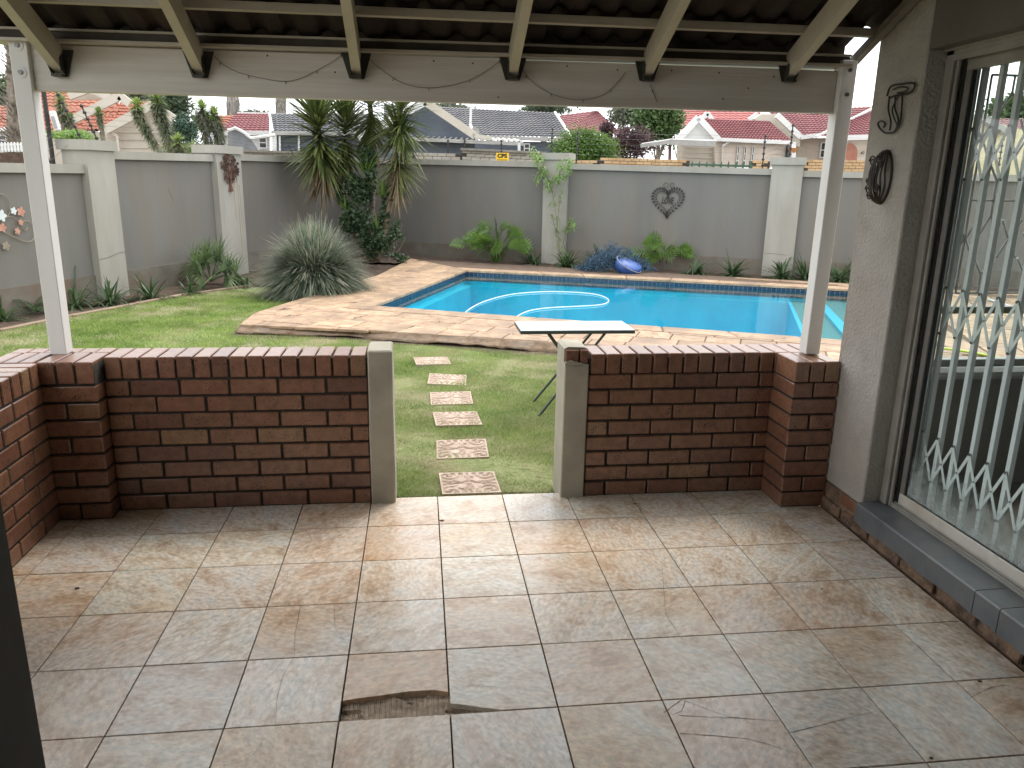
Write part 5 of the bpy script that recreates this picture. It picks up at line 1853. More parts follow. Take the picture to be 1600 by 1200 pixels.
# yucca tree in the corner
random.seed(17)
yb_ = Vector((-.35, 12.0, -.04))
def ydep(px_, py_, y): return at(px_, py_, 1, y)
yt = empty('yucca_tree', (ydep(575, 408, 12.3).x, 12.3, -.04), 'large three-headed yucca tree with shaggy crowns in the garden corner', 'tree')
tr1 = [ydep(575, 408, 12.3), ydep(550, 355, 12.3), ydep(533, 300, 12.25), ydep(515, 255, 12.2), ydep(500, 215, 12.15), ydep(496, 190, 12.1)]
tr2 = [ydep(582, 408, 12.5), ydep(580, 350, 12.7), ydep(583, 280, 12.8), ydep(582, 220, 12.9), ydep(580, 185, 12.9), ydep(576, 150, 12.9)]
tr3 = [ydep(588, 408, 12.2), ydep(600, 360, 12.1), ydep(606, 320, 12.0), ydep(612, 280, 12.0), ydep(618, 240, 12.0), ydep(624, 205, 12.0)]
for P, mt in ((tr1, m_bark2), (tr2, m_bark), (tr3, m_bark2)):
    bm = bmesh.new(); Q = spline(P, 5)
    tube(bm, Q, [.066 - .022 * k / len(Q) + .006 * math.sin(k * 2.1) for k in range(len(Q))], 9)
    finish('trunk', bm, mt, yt, smooth=True)
def yhead(c, ax, n, ln, wd, dead, hang, label=None):
    bm = bmesh.new()
    ax = ax.normalized()
    for k in range(n):
        f = random.random()
        b = c + ax * (f * .80 - .62)
        # upper leaves spread up, lower hang
        el = -52 + 118 * f ** .9 + random.uniform(-14, 14)
        leafblade(bm, b, rdir(el, el), ln * random.uniform(.8, 1.12), wd, .10, 4)
    finish('crown', bm, l_yucca, yt)
    bm = bmesh.new()
    for k in range(dead):
        b = c + ax * random.uniform(-.95, -.5)
        leafblade(bm, b, rdir(-82, -35), ln * random.uniform(.5, .95), wd * .7, hang, 4)
    finish('dry_leaves', bm, l_yuccadead, yt)
yhead(ydep(495, 188, 12.1), Vector((-.1, 0, 1)), 560, .94, .058, 150, .12)
yhead(ydep(540, 190, 12.4), Vector((.1, 0, 1)), 330, .78, .055, 60, .12)
yhead(ydep(577, 150, 12.9), Vector((0, 0, 1)), 330, .80, .055, 60, .12)
yhead(ydep(628, 160, 12.0), Vector((.05, 0, 1)), 280, .90, .055, 12, .12)
yhead(ydep(622, 215, 12.0), Vector((.05, 0, 1)), 230, .72, .052, 130, .12)
# young shoots
bm = bmesh.new()
for (x, y), ln, n in (((572, 275), .62, 30), ((598, 312), .60, 26), ((540, 330), .42, 16), ((588, 365), .5, 16)):
    for k in range(n): leafblade(bm, ydep(x, y, 12.0), rdir(38, 88), ln * random.uniform(.7, 1.1), .034, .15, 3)
finish('young_shoots', bm, LF('fresh_yucca_leaf', (.12, .22, .035), (.22, .34, .07), 4), yt)
# ivy column and shrub at the base
iv = empty('ivy', ydep(560, 405, 12.0), 'dark ivy climbing the yucca trunks', 'climber')
for k, (cx, cy, rx, rz, n) in enumerate(((566, 300, 24, 40, 900), (560, 345, 28, 35, 900), (545, 340, 16, 35, 450), (575, 380, 30, 24, 800), (580, 262, 14, 25, 300), (532, 300, 9, 30, 220), (572, 240, 16, 18, 320), (548, 285, 16, 30, 420), (596, 345, 12, 32, 300), (606, 300, 7, 24, 120), (602, 325, 9, 26, 240), (590, 372, 12, 26, 320))):
    c = ydep(cx, cy, 12.0); s = pxm(c)
    leafcloud('leaves', c, (rx * s, .22, rz * s), n, .040, l_ivy, iv, seed=60 + k, aspect=.7, kind='stuff', shell=.3)
sh = empty('low_shrub', ydep(612, 400, 11.7), 'loose small-leaved shrub at the foot of the yucca', 'shrub')
for k, (cx, cy, rx, rz, n) in enumerate(((605, 378, 26, 30, 420), (622, 362, 16, 24, 200), (620, 402, 20, 12, 240))):
    c = ydep(cx, cy, 11.7); s = pxm(c)
    leafcloud('leaves', c, (rx * s, .25, rz * s), n, .036, l_ivy, sh, seed=80 + k, aspect=.6, kind='stuff', shell=.2)
bm = bmesh.new()
for x, y in ((628, 350), (634, 372), (612, 352), (600, 360)): tube(bm, [ydep(608, 408, 11.7), ydep((608 + x) / 2 + 3, (408 + y) / 2, 11.7), ydep(x, y, 11.7)], .005, 5)
finish('twig', bm, m_bark, sh)

# ---------------------------------------------------------------- blue net heap and ball by the pool
c = G(967, 425, ZD)
random.seed(44)
bm = bmesh.new()
s = pxm(c)
for k in range(620):
    a = random.uniform(0, 6.28)
    r0 = math.sqrt(random.random())
    x = c.x + math.cos(a) * r0 * 56 * s
    y = c.y + .28 + math.sin(a) * r0 * .30
    hmax = .50 * (1 - (math.cos(a) * r0) ** 2) * (1 - .3 * r0)
    z = ZD + random.uniform(.01, max(.02, hmax))
    P = []
    px0 = Vector((x, y, z)); d = Vector((random.uniform(-1, 1), random.uniform(-1, 1), random.uniform(-.4, .5)))
    for q in range(6):
        P.append(px0.copy()); px0 = px0 + d.normalized() * .045; d += Vector((random.uniform(-.9, .9), random.uniform(-.9, .9), random.uniform(-.9, .7)))
        px0.z = max(px0.z, ZD + .008)
    tube(bm, P, .0055, 4)
o = finish('pool_net', bm, m_net)
tag(o, 'heap of tangled blue-grey pool net on the far pool edge', 'net')
bl_ = empty('blue_float', c, 'faded blue round float leaning on the tangled net', 'float')
cc = Vector((c.x + .18, c.y - .02, ZD + .145))
cc = at(982, 415, 1, c.y - .02)
rr = pxm(cc, 21)
bm = bmesh.new()
bmesh.ops.create_uvsphere(bm, u_segments=28, v_segments=18, radius=1)
for v in bm.verts:
    if v.co.z > .15: v.co.z = .15 + (v.co.z - .15) * .32
    v.co = Vector((v.co.x * rr, v.co.y * rr * .85, v.co.z * rr * .78))
rot = Matrix.Rotation(R(12), 4, 'Y') @ Matrix.Rotation(R(22), 4, 'X')
bmesh.ops.transform(bm, matrix=Matrix.Translation(cc) @ rot, verts=bm.verts)
finish('shell', bm, m_blue, bl_, smooth=True)
bm = bmesh.new()
tube(bm, [Matrix.Translation(cc) @ rot @ Vector((math.cos(t) * rr * 1.0, math.sin(t) * rr * .86, (.10 - .25 * math.cos(t)) * rr)) for t in [k * 6.283 / 32 for k in range(33)]], .010, 6, cap=False)
finish('strap', bm, m_strap, bl_)

# ---------------------------------------------------------------- folding table
zt = .60
q0, q1, q2, q3 = G(806, 503, zt), G(975, 500, zt), G(989, 516, zt), G(812, 516, zt)
tb = empty('folding_table', (1.07, 2.1, GZ), 'small grey-topped folding table with crossed dark legs on the lawn', 'table')
cx_, cy_ = (q0 + q1 + q2 + q3).xy / 4
X0, X1, Y0, Y1 = .645, 1.50, 1.92, 2.30
bm = bmesh.new(); bx(bm, X0 + .003, X1 - .003, Y0 + .003, Y1 - .003, zt - .006, zt, .001)
finish('table_top', bm, m_table, tb)
bm = bmesh.new()
bx(bm, X0, X1, Y0, Y0 + .02, zt - .028, zt - .0065); bx(bm, X0, X1, Y1 - .02, Y1, zt - .028, zt - .0065)
bx(bm, X0, X0 + .02, Y0 + .02, Y1 - .02, zt - .028, zt - .0065); bx(bm, X1 - .02, X1, Y0 + .02, Y1 - .02, zt - .028, zt - .0065)
finish('rim', bm, m_tablemetal, tb)
for y, off in ((Y0 + .03, 0), (Y1 - .03, .014)):
    f1 = Vector((.80, y, GZ)); t1 = Vector((1.30, y, zt - .03))
    f2 = Vector((1.32, y + .015, GZ)); t2 = Vector((.86, y + .015, zt - .03))
    if y < 2.1: f1 = Vector((.79, y - .05, GZ)); t1 = Vector((1.28, y, zt - .03))
    for a, b in ((f1, t1), (f2, t2)):
        bm = bmesh.new(); tube(bm, [a, a.lerp(b, .97), b], .010, 8); finish('leg', bm, m_tablemetal, tb)
for a in ((.80, 1.90), ):
    bm = bmesh.new(); tube(bm, [(.98, Y0 + .03, .19), (.98, Y1 - .03, .19)], .007, 6); finish('cross_rod', bm, m_tablemetal, tb)

# lime hose and pool pole on the right deck, seen through the house windows
hp = spline([G(x, y, ZD + .012) for x, y in ((1440, 541), (1480, 545), (1520, 551), (1560, 559), (1600, 568), (1660, 578))], 5)
bm = bmesh.new(); tube(bm, hp, .011, 7)
tag(finish('garden_hose', bm, m_limehose, smooth=True), 'lime green garden hose lying on the paving seen through the window', 'hose')
bm = bmesh.new(); tube(bm, [G(1545, 468, ZD + .02), G(1595, 484, ZD + .02)], .016, 8)
tag(finish('pool_pole', bm, m_hose), 'white pool pole lying on the paving seen through the window', 'pole')

# ---------------------------------------------------------------- neighbourhood beyond the walls
HB = dict(
 beige=M('beige_plaster', (.38, .33, .27), (.43, .38, .32), 1, .9),
 pink=M('pale_pink_plaster', (.46, .39, .33), (.51, .44, .38), 1, .9),
 white=M('white_plaster', (.58, .58, .57), (.64, .64, .63), 1, .8),
 blue=M('slate_blue_plaster', (.085, .10, .13), (.11, .13, .16), 1.2, .85),
 cream=M('cream_barge', (.44, .40, .34), (.50, .46, .39), 2, .8),
 yellow=M('yellow_plaster', (.58, .50, .30), (.63, .55, .35), 1, .9),
 r_orange=M('orange_roof_tile', (.23, .075, .042), (.34, .12, .07), 1.2, .8, c3=(.30, .12, .08), s3=.6),
 r_maroon=M('maroon_roof_tile', (.13, .028, .034), (.20, .055, .058), 1.4, .7, c3=(.17, .05, .05), s3=.5),
 r_red=M('red_roof_tile', (.25, .05, .045), (.31, .08, .07), 1.4, .7),
 r_grey=M('grey_roof_tile', (.055, .055, .062), (.10, .10, .11), 1.8, .6, c3=(.13, .12, .12), s3=.7),
 glass=M('dark_window', (.03, .035, .04), rough=.1),
 ybrick=M('yellow_brick', (.38, .24, .12), (.52, .36, .20), 2.5, .9),
 gbrick=M('cream_grey_brick', (.30, .27, .23), (.40, .37, .32), 2.5, .9),
 door=M('red_brown_door', (.28, .10, .06), (.34, .13, .08), 4, .5),
 metal=M('pale_sheet_metal', (.26, .25, .23), (.34, .33, .31), 3, .5),
 green=M('dark_green_paint', (.03, .085, .05), rough=.5))
def pd(px_, py_, dist):
    """point at a given distance north of the camera (a real plane at that depth)"""
    return at(px_, py_, 1, dist)
def roofmesh(par, A, B, Cc, D, mat, rows, cols, amp=.04, nm='roof_tiles'):
    """A,B eave ends, D above A, Cc above B: stepped and rolled tiles as real relief"""
    A, B, Cc, D = [Vector(p) for p in (A, B, Cc, D)]
    nrm_ = (B - A).cross(D - A).normalized()
    if nrm_.z < 0: nrm_ = -nrm_
    vs = []; fs = []
    cc_ = cols * 4
    for r in range(rows):
        for e in (0, 1):
            v = (r + e) / rows
            lift = amp * (1.0 if e == 0 else .1)
            for c_ in range(cc_ + 1):
                u = c_ / cc_
                p = A.lerp(B, u).lerp(D.lerp(Cc, u), v)
                h = (.5 + .5 * math.sin(2 * math.pi * u * cols)) * amp * .9
                vs.append(p + nrm_ * (lift + h))
    W = cc_ + 1
    for r in range(rows * 2 - 1):
        for c_ in range(cc_):
            a = r * W + c_
            fs.append((a, a + 1, a + W + 1, a + W))
    o = pyd(nm, vs, fs, mat, par)
    o['kind'] = 'stuff'
    return o
def quadslab(par, nm, pts, mat, th=.25, dirv=(0, 1, 0)):
    bm = bmesh.new(); slab(bm, pts, Vector(dirv) * th); return finish(nm, bm, mat, par)
def barb(par, nm, a, b, w_, h_, mat):
    bm = bmesh.new(); bar(bm, a, b, w_, h_); return finish(nm, bm, mat, par)
def window_(par, x0, y0, x1, y1, D, fr=None, bars=1):
    a, b = pd(x0, y1, D), pd(x1, y0, D)
    bm = bmesh.new()
    w_, z0, z1 = min(.05, (b.x - a.x) * .18), a.z, b.z
    for s in ((a.x, a.x + w_, z0, z1), (b.x - w_, b.x, z0, z1), (a.x + w_, b.x - w_, z0, z0 + w_), (a.x + w_, b.x - w_, z1 - w_, z1)):
        bx(bm, s[0], s[1], D - .06, D - .01, s[2], s[3])
    for k in range(1, bars + 1):
        if bars > 0:
            zz = z0 + (z1 - z0) * k / (bars + 1); bx(bm, a.x + w_, b.x - w_, D - .05, D - .015, zz - .02, zz + .02)
    f = finish('window', bm, fr or HB['white'], par)
    bm = bmesh.new(); bx(bm, a.x + w_, b.x - w_, D - .03, D - .012, z0 + w_, z1 - w_); finish('pane', bm, HB['glass'], f)
    return f

# -- orange-roofed house, left
D = 24
h1 = empty('house', pd(160, 300, D), 'beige house with orange tiled gables beyond the left wall', 'house')
h1.location.z = -.1
e_ = lambda x, y, d=D: pd(x, y, d)
roofmesh(h1, e_(62, 200, 27.5), e_(170, 205, 27.5), e_(200, 128, 33), e_(60, 128, 33), HB['r_orange'], 14, 16)
roofmesh(h1, e_(92, 196, 26), e_(150, 206, 26), e_(188, 152, 29), e_(105, 152, 29), HB['r_orange'], 9, 8)
roofmesh(h1, e_(118, 203, 25), e_(168, 205, 25), e_(240, 160, 28), e_(197, 158, 28), HB['r_orange'], 10, 8)
roofmesh(h1, e_(60, 210, 25.5), e_(170, 207, 25.5), e_(188, 170, 26.8), e_(60, 170, 26.8), HB['r_orange'], 6, 14)
for a, b, c_ in (((92, 198), (187, 150), 24.6), ((187, 150), (203, 162), 24.6), ((108, 150), (140, 138), 25.6), ((140, 138), (172, 152), 25.6), ((163, 204), (238, 164), 23.6), ((238, 164), (272, 186), 23.6)):
    barb(h1, 'barge_board', e_(*a, c_), e_(*b, c_), .12, .26, HB['cream'])
quadslab(h1, 'gable', [e_(168, 206, 23.9), e_(238, 170, 23.9), e_(275, 190, 23.9), e_(275, 262, 23.9), e_(168, 262, 23.9)], HB['beige'], .3)
quadslab(h1, 'wall', [e_(100, 205, 24.9), e_(168, 206, 24.9), e_(168, 262, 24.9), e_(60, 262, 24.9), e_(60, 212, 24.9)], HB['beige'], .3)
quadslab(h1, 'gable', [e_(112, 156, 26.2), e_(140, 143, 26.2), e_(168, 156, 26.2)], HB['beige'], .1)
barb(h1, 'downpipe', e_(183, 212, 23.7), e_(186, 240, 23.7), .07, .07, HB['cream']); barb(h1, 'downpipe', e_(164, 204, 23.7), e_(183, 212, 23.7), .07, .07, HB['cream'])
for z in (206, 218, 230): barb(h1, 'wall_joint', e_(178, z, 23.86), e_(262, z + 1, 23.86), .02, .02, HB['cream'])
# far-left fragment behind the palm
h0 = empty('house', e_(5, 300, 26), 'orange-roofed house fragment at the left edge behind the palm trunk', 'house'); h0.location.z = -.1
roofmesh(h0, e_(-60, 201, 26), e_(28, 203, 26), e_(40, 166, 29), e_(-60, 166, 29), HB['r_orange'], 8, 12)
quadslab(h0, 'wall', [e_(-60, 202, 26.2), e_(40, 204, 26.2), e_(40, 262, 26.2), e_(-60, 262, 26.2)], HB['beige'], .3)
window_(h0, -2, 210, 11, 228, 26.1)
barb(h0, 'gutter', e_(-60, 201, 25.9), e_(28, 203, 25.9), .1, .1, HB['white'])
# -- small red and grey roofs, centre-left
D = 34
h2 = empty('house', e_(395, 300, D), 'small house with red tiled roof left of the yucca', 'house'); h2.location.z = -.1
roofmesh(h2, e_(340, 207, D), e_(421, 207, D), e_(421, 178, D + 3), e_(371, 177, D + 3), HB['r_maroon'], 9, 10)
roofmesh(h2, e_(335, 206, D + 2), e_(362, 206, D + 2), e_(371, 181, D + 4), e_(335, 181, D + 4), HB['r_orange'], 7, 4)
quadslab(h2, 'wall', [e_(335, 208, D + .2), e_(421, 208, D + .2), e_(421, 262, D + .2), e_(335, 262, D + .2)], HB['white'], .3)
barb(h2, 'gutter', e_(340, 208, D - .1), e_(421, 208, D - .1), .14, .18, HB['white']); barb(h2, 'barge_board', e_(371, 177, D + 2.9), e_(421, 178, D + 2.9), .08, .12, HB['white'])
window_(h2, 405, 214, 417, 232, D + .1)
D = 30
h3 = empty('house', e_(460, 300, D), 'slate-blue house with grey tiled roof behind the left yucca crown', 'house'); h3.location.z = -.1
roofmesh(h3, e_(425, 208, D), e_(580, 210, D), e_(580, 178, D + 3), e_(421, 178, D + 3), HB['r_grey'], 9, 22)
quadslab(h3, 'wall', [e_(428, 210, D + .2), e_(640, 212, D + .2), e_(640, 262, D + .2), e_(428, 262, D + .2)], HB['blue'], .3)
barb(h3, 'gutter', e_(424, 208, D - .1), e_(580, 210, D - .1), .14, .14, HB['metal'])
barb(h3, 'barge_board', e_(421, 178, D + 2), e_(426, 207, D - .1), .08, .16, HB['white'])
barb(h3, 'column', e_(429, 208, D), e_(429, 262, D), .18, .18, HB['white'])
barb(h3, 'downpipe', e_(437, 212, D), e_(438, 262, D), .07, .07, HB['white']); barb(h3, 'door_frame', e_(467, 212, D), e_(467, 262, D), .07, .07, HB['white'])
for k in range(5): barb(h3, 'door_panel', e_(440, 216 + k * 6, D + .15), e_(465, 216 + k * 6, D + .15), .02, .04, HB['blue'])
# car-port cover (grey fabric) left
h3c = empty('shade_cover', e_(370, 240, 22), 'grey rounded canopy top over the left wall by the fence brackets', 'canopy')
bm = bmesh.new()
prof = [(356, 205), (368, 201), (380, 207), (392, 217), (402, 232), (408, 250)]
for (a, b), (c_, d_) in zip(prof, prof[1:]):
    vs_ = [bm.verts.new(p) for p in (e_(a, b, 22), e_(c_, d_, 22), e_(c_, d_, 27), e_(a, b, 27))]
    bm.faces.new(vs_)
vs_ = [bm.verts.new(e_(x, y, 22)) for x, y in prof + [(356, 250)]]
bm.faces.new(vs_)
bmesh.ops.recalc_face_normals(bm, faces=bm.faces)
finish('cover', bm, M('grey_shadecloth', (.15, .155, .165), (.20, .205, .215), 4, .9), h3c)
bm = bmesh.new(); tube(bm, [e_(x, y - 1, 21.9) for x, y in prof[:4]] + [e_(430, 211, 21.9)], .05, 6); finish('edge_pipe', bm, HB['white'], h3c)
# -- big grey roof house, centre
D = 27
h4 = empty('house', e_(740, 300, D), 'slate-blue house with large grey tiled roof in the centre distance', 'house'); h4.location.z = -.1
roofmesh(h4, e_(600, 212, D + .5), e_(893, 217, D), e_(867, 177, D + 4), e_(600, 163, D + 4), HB['r_grey'], 14, 44)
quadslab(h4, 'gable', [e_(560, 240, D - 2.3), e_(560, 215, D - 2.3), e_(665, 160, D - 2.3), e_(742, 213, D - 2.3), e_(742, 240, D - 2.3)], HB['blue'], .3)
barb(h4, 'barge_board', e_(664, 159, D - 2.7), e_(742, 212, D - 2.7), .14, .26, HB['cream']); barb(h4, 'barge_board', e_(738, 211, D - 2.7), e_(768, 217, D - 2.7), .14, .14, HB['cream'])
barb(h4, 'barge_board', e_(664, 159, D - 2.7), e_(560, 216, D - 2.7), .14, .26, HB['white'])
quadslab(h4, 'wall', [e_(560, 218, D + .4), e_(880, 222, D + .4), e_(880, 262, D + .4), e_(560, 262, D + .4)], HB['blue'], .3)
barb(h4, 'gutter', e_(765, 215, D - .1), e_(893, 219, D - .1), .12, .14, HB['metal'])
barb(h4, 'hip_cap', e_(867, 176, D + 3.8), e_(894, 217, D - .1), .10, .10, HB['white'])
barb(h4, 'mast', e_(736, 163, D), e_(735, 196, D), .09, .09, HB['white']); barb(h4, 'mast', e_(735, 196, D), e_(741, 210, D - 1), .09, .09, HB['white'])
bm = bmesh.new(); q = e_(742, 206, D - 1.5); tube(bm, [q, q + Vector((0, -.05, 0))], .16, 16); finish('dish', bm, HB['metal'], h4)
# lean-to with corrugated edge
bm = bmesh.new()
a, b = e_(640, 214, 24.2), e_(818, 222, 24.2)
n = 60
top = []
for k in range(n + 1):
    p = a.lerp(b, k / n); top.append((p.x, p.y, p.z + .05 * math.sin(k * 2.1)))
r0 = [bm.verts.new(p) for p in top]; r1_ = [bm.verts.new((p[0], p[1] + 1.6, p[2] + .18)) for p in top]
for k in range(n): bm.faces.new((r0[k], r0[k + 1], r1_[k + 1], r1_[k]))
finish('lean_to_roof', bm, HB['metal'], h4)
barb(h4, 'fascia', e_(640, 217, 24.15), e_(818, 225, 24.15), .05, .12, HB['metal'])
for x in (700, 726): barb(h4, 'post', e_(x, 218, 24.1), e_(x, 262, 24.1), .05, .05, m_blackmetal)
barb(h4, 'post', e_(811, 224, 24.1), e_(811, 262, 24.1), .09, .09, HB['white'])
window_(h4, 818, 224, 828, 240, D + .3)
# cream-grey brick wall of the neighbours behind our wall, with the sign
D = 17.5
nw = empty('street_wall', e_(700, 262, D), 'cream-grey brick wall rising behind the back boundary wall', 'brick wall'); nw.location.z = -.1
def brickband(par, x0, y0, x1, y1, D_, mat, cw, ch, drop=2.0, capm=None):
    a, b = e_(x0, y0, D_), e_(x1, y1, D_)
    bm = bmesh.new(); bmb = bmesh.new()
    ln = b.x - a.x
    rows = 6
    bx(bmb, a.x, b.x, D_ + .01, D_ + .22, -.1, min(a.z, b.z) - .02)
    for r in range(rows):
        n_ = max(1, int(ln / cw))
        for k in range(n_):
            x = a.x + cw * (k + .5 * (r % 2))
            if x + cw > b.x: continue
            zt_ = a.z + (b.z - a.z) * (x - a.x) / ln
            bx(bm, x + .006, x + cw - .006, D_ - .004, D_ + .03, zt_ - ch * (r + 1) + .006, zt_ - ch * r - .006)
    o = finish('brickwork', bm, mat, par); o['kind'] = 'stuff'
    finish('wall', bmb, m_mortar, par)
brickband(nw, 380, 237, 545, 241, D, HB['gbrick'], .24, .085)
brickband(nw, 640, 238, 722, 240, D, HB['gbrick'], .24, .085)
brickband(nw, 722, 234, 850, 240, D - .02, HB['gbrick'], .24, .085)
barb(nw, 'coping', e_(380, 236, D), e_(545, 240, D), .28, .05, m_greyt); barb(nw, 'coping', e_(720, 233, D), e_(852, 239, D), .28, .05, m_greyt)
sg = at(785, 246, 1, 0)
sp_ = pw(785, 245, .02)
sgr = empty('sign', sp_, 'small yellow sign with black letters CPS above the wall coping', 'sign')
mw = onwall(sp_.xy, BD, BN, sp_.z)
s = pxm(sp_)
bm = bmesh.new(); box(bm, (0, 0, 0), (20 * s, 11.5 * s, .012)); bmesh.ops.transform(bm, matrix=mw, verts=bm.verts); finish('board', bm, m_yel, sgr)
tm = textmesh('lettering', 'CPS', 9.4 * s, .002, m_blk, sgr, mw @ Matrix.Translation((0, 1.2 * s, .009)) @ Matrix.Diagonal((.98, .84, 1, 1)), bold=.006)
bm = bmesh.new()
for k in range(8): box(bm, ((-7.5 + k * 2.1) * s, -4.5 * s, .008), (1.3 * s, 1.2 * s, .003))
bmesh.ops.transform(bm, matrix=mw, verts=bm.verts); finish('small_print', bm, m_blk, sgr)
# -- maroon roof
D = 44
h5 = empty('house', e_(915, 300, D), 'maroon tiled hipped roof behind the round green shrub', 'house'); h5.location.z = -.1
roofmesh(h5, e_(870, 212, D), e_(925, 214, D), e_(932, 173, D + 4), e_(870, 181, D + 5), HB['r_maroon'], 12, 8)
roofmesh(h5, e_(889, 200, D - 1), e_(975, 214, D - 1), e_(934, 174, D + 3.9), e_(930, 174, D + 3.9), HB['r_maroon'], 14, 14)
quadslab(h5, 'wall', [e_(870, 213, D + .2), e_(970, 215, D + .2), e_(970, 262, D + .2), e_(870, 262, D + .2)], HB['pink'], .3)
# -- right pale house
D = 25
h6 = empty('house', e_(1200, 300, D), 'pale pink house with maroon tiled roofs and white gutters on the right', 'house'); h6.location.z = -.1
roofmesh(h6, e_(1121, 218, D), e_(1238, 222, D), e_(1201, 190, D + 2.2), e_(1095, 186, D + 2.2), HB['r_maroon'], 11, 22)
quadslab(h6, 'gable', [e_(1060, 222, D - .3), e_(1091, 190, D - .3), e_(1119, 220, D - .3)], HB['white'], .2)
barb(h6, 'barge_board', e_(1056, 222, D - .45), e_(1091, 184, D - .45), .12, .22, HB['white']); barb(h6, 'barge_board', e_(1091, 184, D - .45), e_(1122, 218, D - .45), .12, .22, HB['white'])
quadslab(h6, 'wall', [e_(1117, 218, D + .1), e_(1236, 222, D + .1), e_(1236, 262, D + .1), e_(1117, 262, D + .1)], HB['pink'], .3)
quadslab(h6, 'wall', [e_(1066, 220, D + .3), e_(1117, 220, D + .3), e_(1117, 262, D + .3), e_(1066, 262, D + .3)], HB['beige'], .2)
for z in (231, 239, 247): barb(h6, 'wall_joint', e_(1072, z - 1, D + .28), e_(1230, z + 2, D + .06), .02, .02, HB['cream'])
barb(h6, 'gutter', e_(1121, 218, D - .1), e_(1236, 223, D - .1), .14, .13, HB['white'])
barb(h6, 'downpipe', e_(1140, 221, D - .05), e_(1129, 228, D), .07, .07, HB['white']); barb(h6, 'downpipe', e_(1129, 228, D), e_(1128, 262, D), .06, .06, HB['cream'])
for x in (1149, 1160, 1172): window_(h6, x, 229, x + 6, 262, D + .08, bars=2)
# taller wing with cream gable and right roofs
roofmesh(h6, e_(1236, 216, D + 2.5), e_(1400, 214, D + 2.5), e_(1400, 165, D + 7), e_(1200, 175, D + 7), HB['r_maroon'], 14, 30)
quadslab(h6, 'gable_end', [e_(1178, 186, D + 2.3), e_(1190, 178, D + 2.3), e_(1215, 178, D + 2.3), e_(1250, 214, D + 2.3), e_(1250, 230, D + 2.3), e_(1230, 222, D + 2.3)], HB['cream'], .2)
barb(h6, 'barge_board', e_(1214, 180, D + 2.0), e_(1250, 214, D + 2.0), .14, .22, HB['white'])
quadslab(h6, 'wall', [e_(1236, 216, D + 2.9), e_(1450, 214, D + 2.9), e_(1450, 262, D + 2.9), e_(1236, 262, D + 2.9)], HB['pink'], .3)
barb(h6, 'gutter', e_(1250, 215, D + 2.3), e_(1280, 211, D + 2.3), .14, .16, HB['white'])
roofmesh(h6, e_(1300, 214, D + .3), e_(1400, 212, D + .3), e_(1400, 160, D + 4), e_(1333, 186, D + 2.5), HB['r_maroon'], 12, 16)
barb(h6, 'gutter', e_(1296, 216, D + .1), e_(1400, 213, D + .1), .14, .18, HB['white'])
barb(h6, 'hip_cap', e_(1275, 214, D + 1.0), e_(1372, 165, D + 3.4), .08, .08, HB['white'])
quadslab(h6, 'wall', [e_(1300, 216, D + .5), e_(1450, 214, D + .5), e_(1450, 262, D + .5), e_(1300, 262, D + .5)], HB['pink'], .3)
window_(h6, 1279, 222, 1293, 247, D + 2.85, bars=1)
# arched opening and arched door
def arch(par, nm, xc, yt_, yb2, hw, D_, mat):
    c_ = e_(xc, yt_ + hw, D_); s_ = pxm(c_); r_ = hw * s_
    zb_ = e_(xc, yb2, D_).z
    pts = [(c_.x - r_, D_, zb_), (c_.x + r_, D_, zb_)] + [(c_.x + math.cos(t) * r_, D_, c_.z + math.sin(t) * r_) for t in [k * math.pi / 10 for k in range(11)]]
    bm = bmesh.new(); slab(bm, pts, (0, .05, 0)); finish(nm, bm, mat, par)
arch(h6, 'arch_opening', 1254, 229, 262, 7, D + 2.8, HB['beige'])
arch(h6, 'arch_opening', 1235, 226, 262, 6, D + .04, HB['glass'])
arch(h6, 'door', 1325, 226, 262, 14, D + .42, HB['door'])
barb(h6, 'column', e_(1239, 222, D - .3), e_(1239, 262, D - .3), .16, .16, HB['white'])
q = e_(1239, 235, D - .3); bm = bmesh.new(); tube(bm, [q - Vector((0, 0, .10)), q + Vector((0, 0, .08))], [.08, .2], 12); finish('pot', bm, M('orange_pot', (.45, .2, .07), rough=.8), h6)
# number plate by the door
q = e_(1348, 239, D + .44); textmesh('number', '42', .16, .01, m_blk, h6, Matrix.Translation(q) @ Matrix.Rotation(math.pi / 2, 4, 'X'))
# red roof behind
h7 = empty('house', e_(1140, 300, 40), 'bright red roof with small white gable behind the pale house', 'house'); h7.location.z = -.1
roofmesh(h7, e_(1060, 205, 36), e_(1180, 205, 36), e_(1190, 172, 41), e_(1060, 172, 41), HB['r_red'], 9, 14)
barb(h7, 'barge_board', e_(1098, 185, 35.5), e_(1105, 177, 35.5), .14, .22, HB['white']); barb(h7, 'barge_board', e_(1105, 177, 35.5), e_(1113, 187, 35.5), .14, .22, HB['white'])
barb(h7, 'barge_board', e_(1170, 188, 35), e_(1184, 178, 35), .14, .22, HB['white'])
quadslab(h7, 'wall', [e_(1060, 206, 36.2), e_(1180, 206, 36.2), e_(1180, 262, 36.2), e_(1060, 262, 36.2)], HB['beige'], .3)
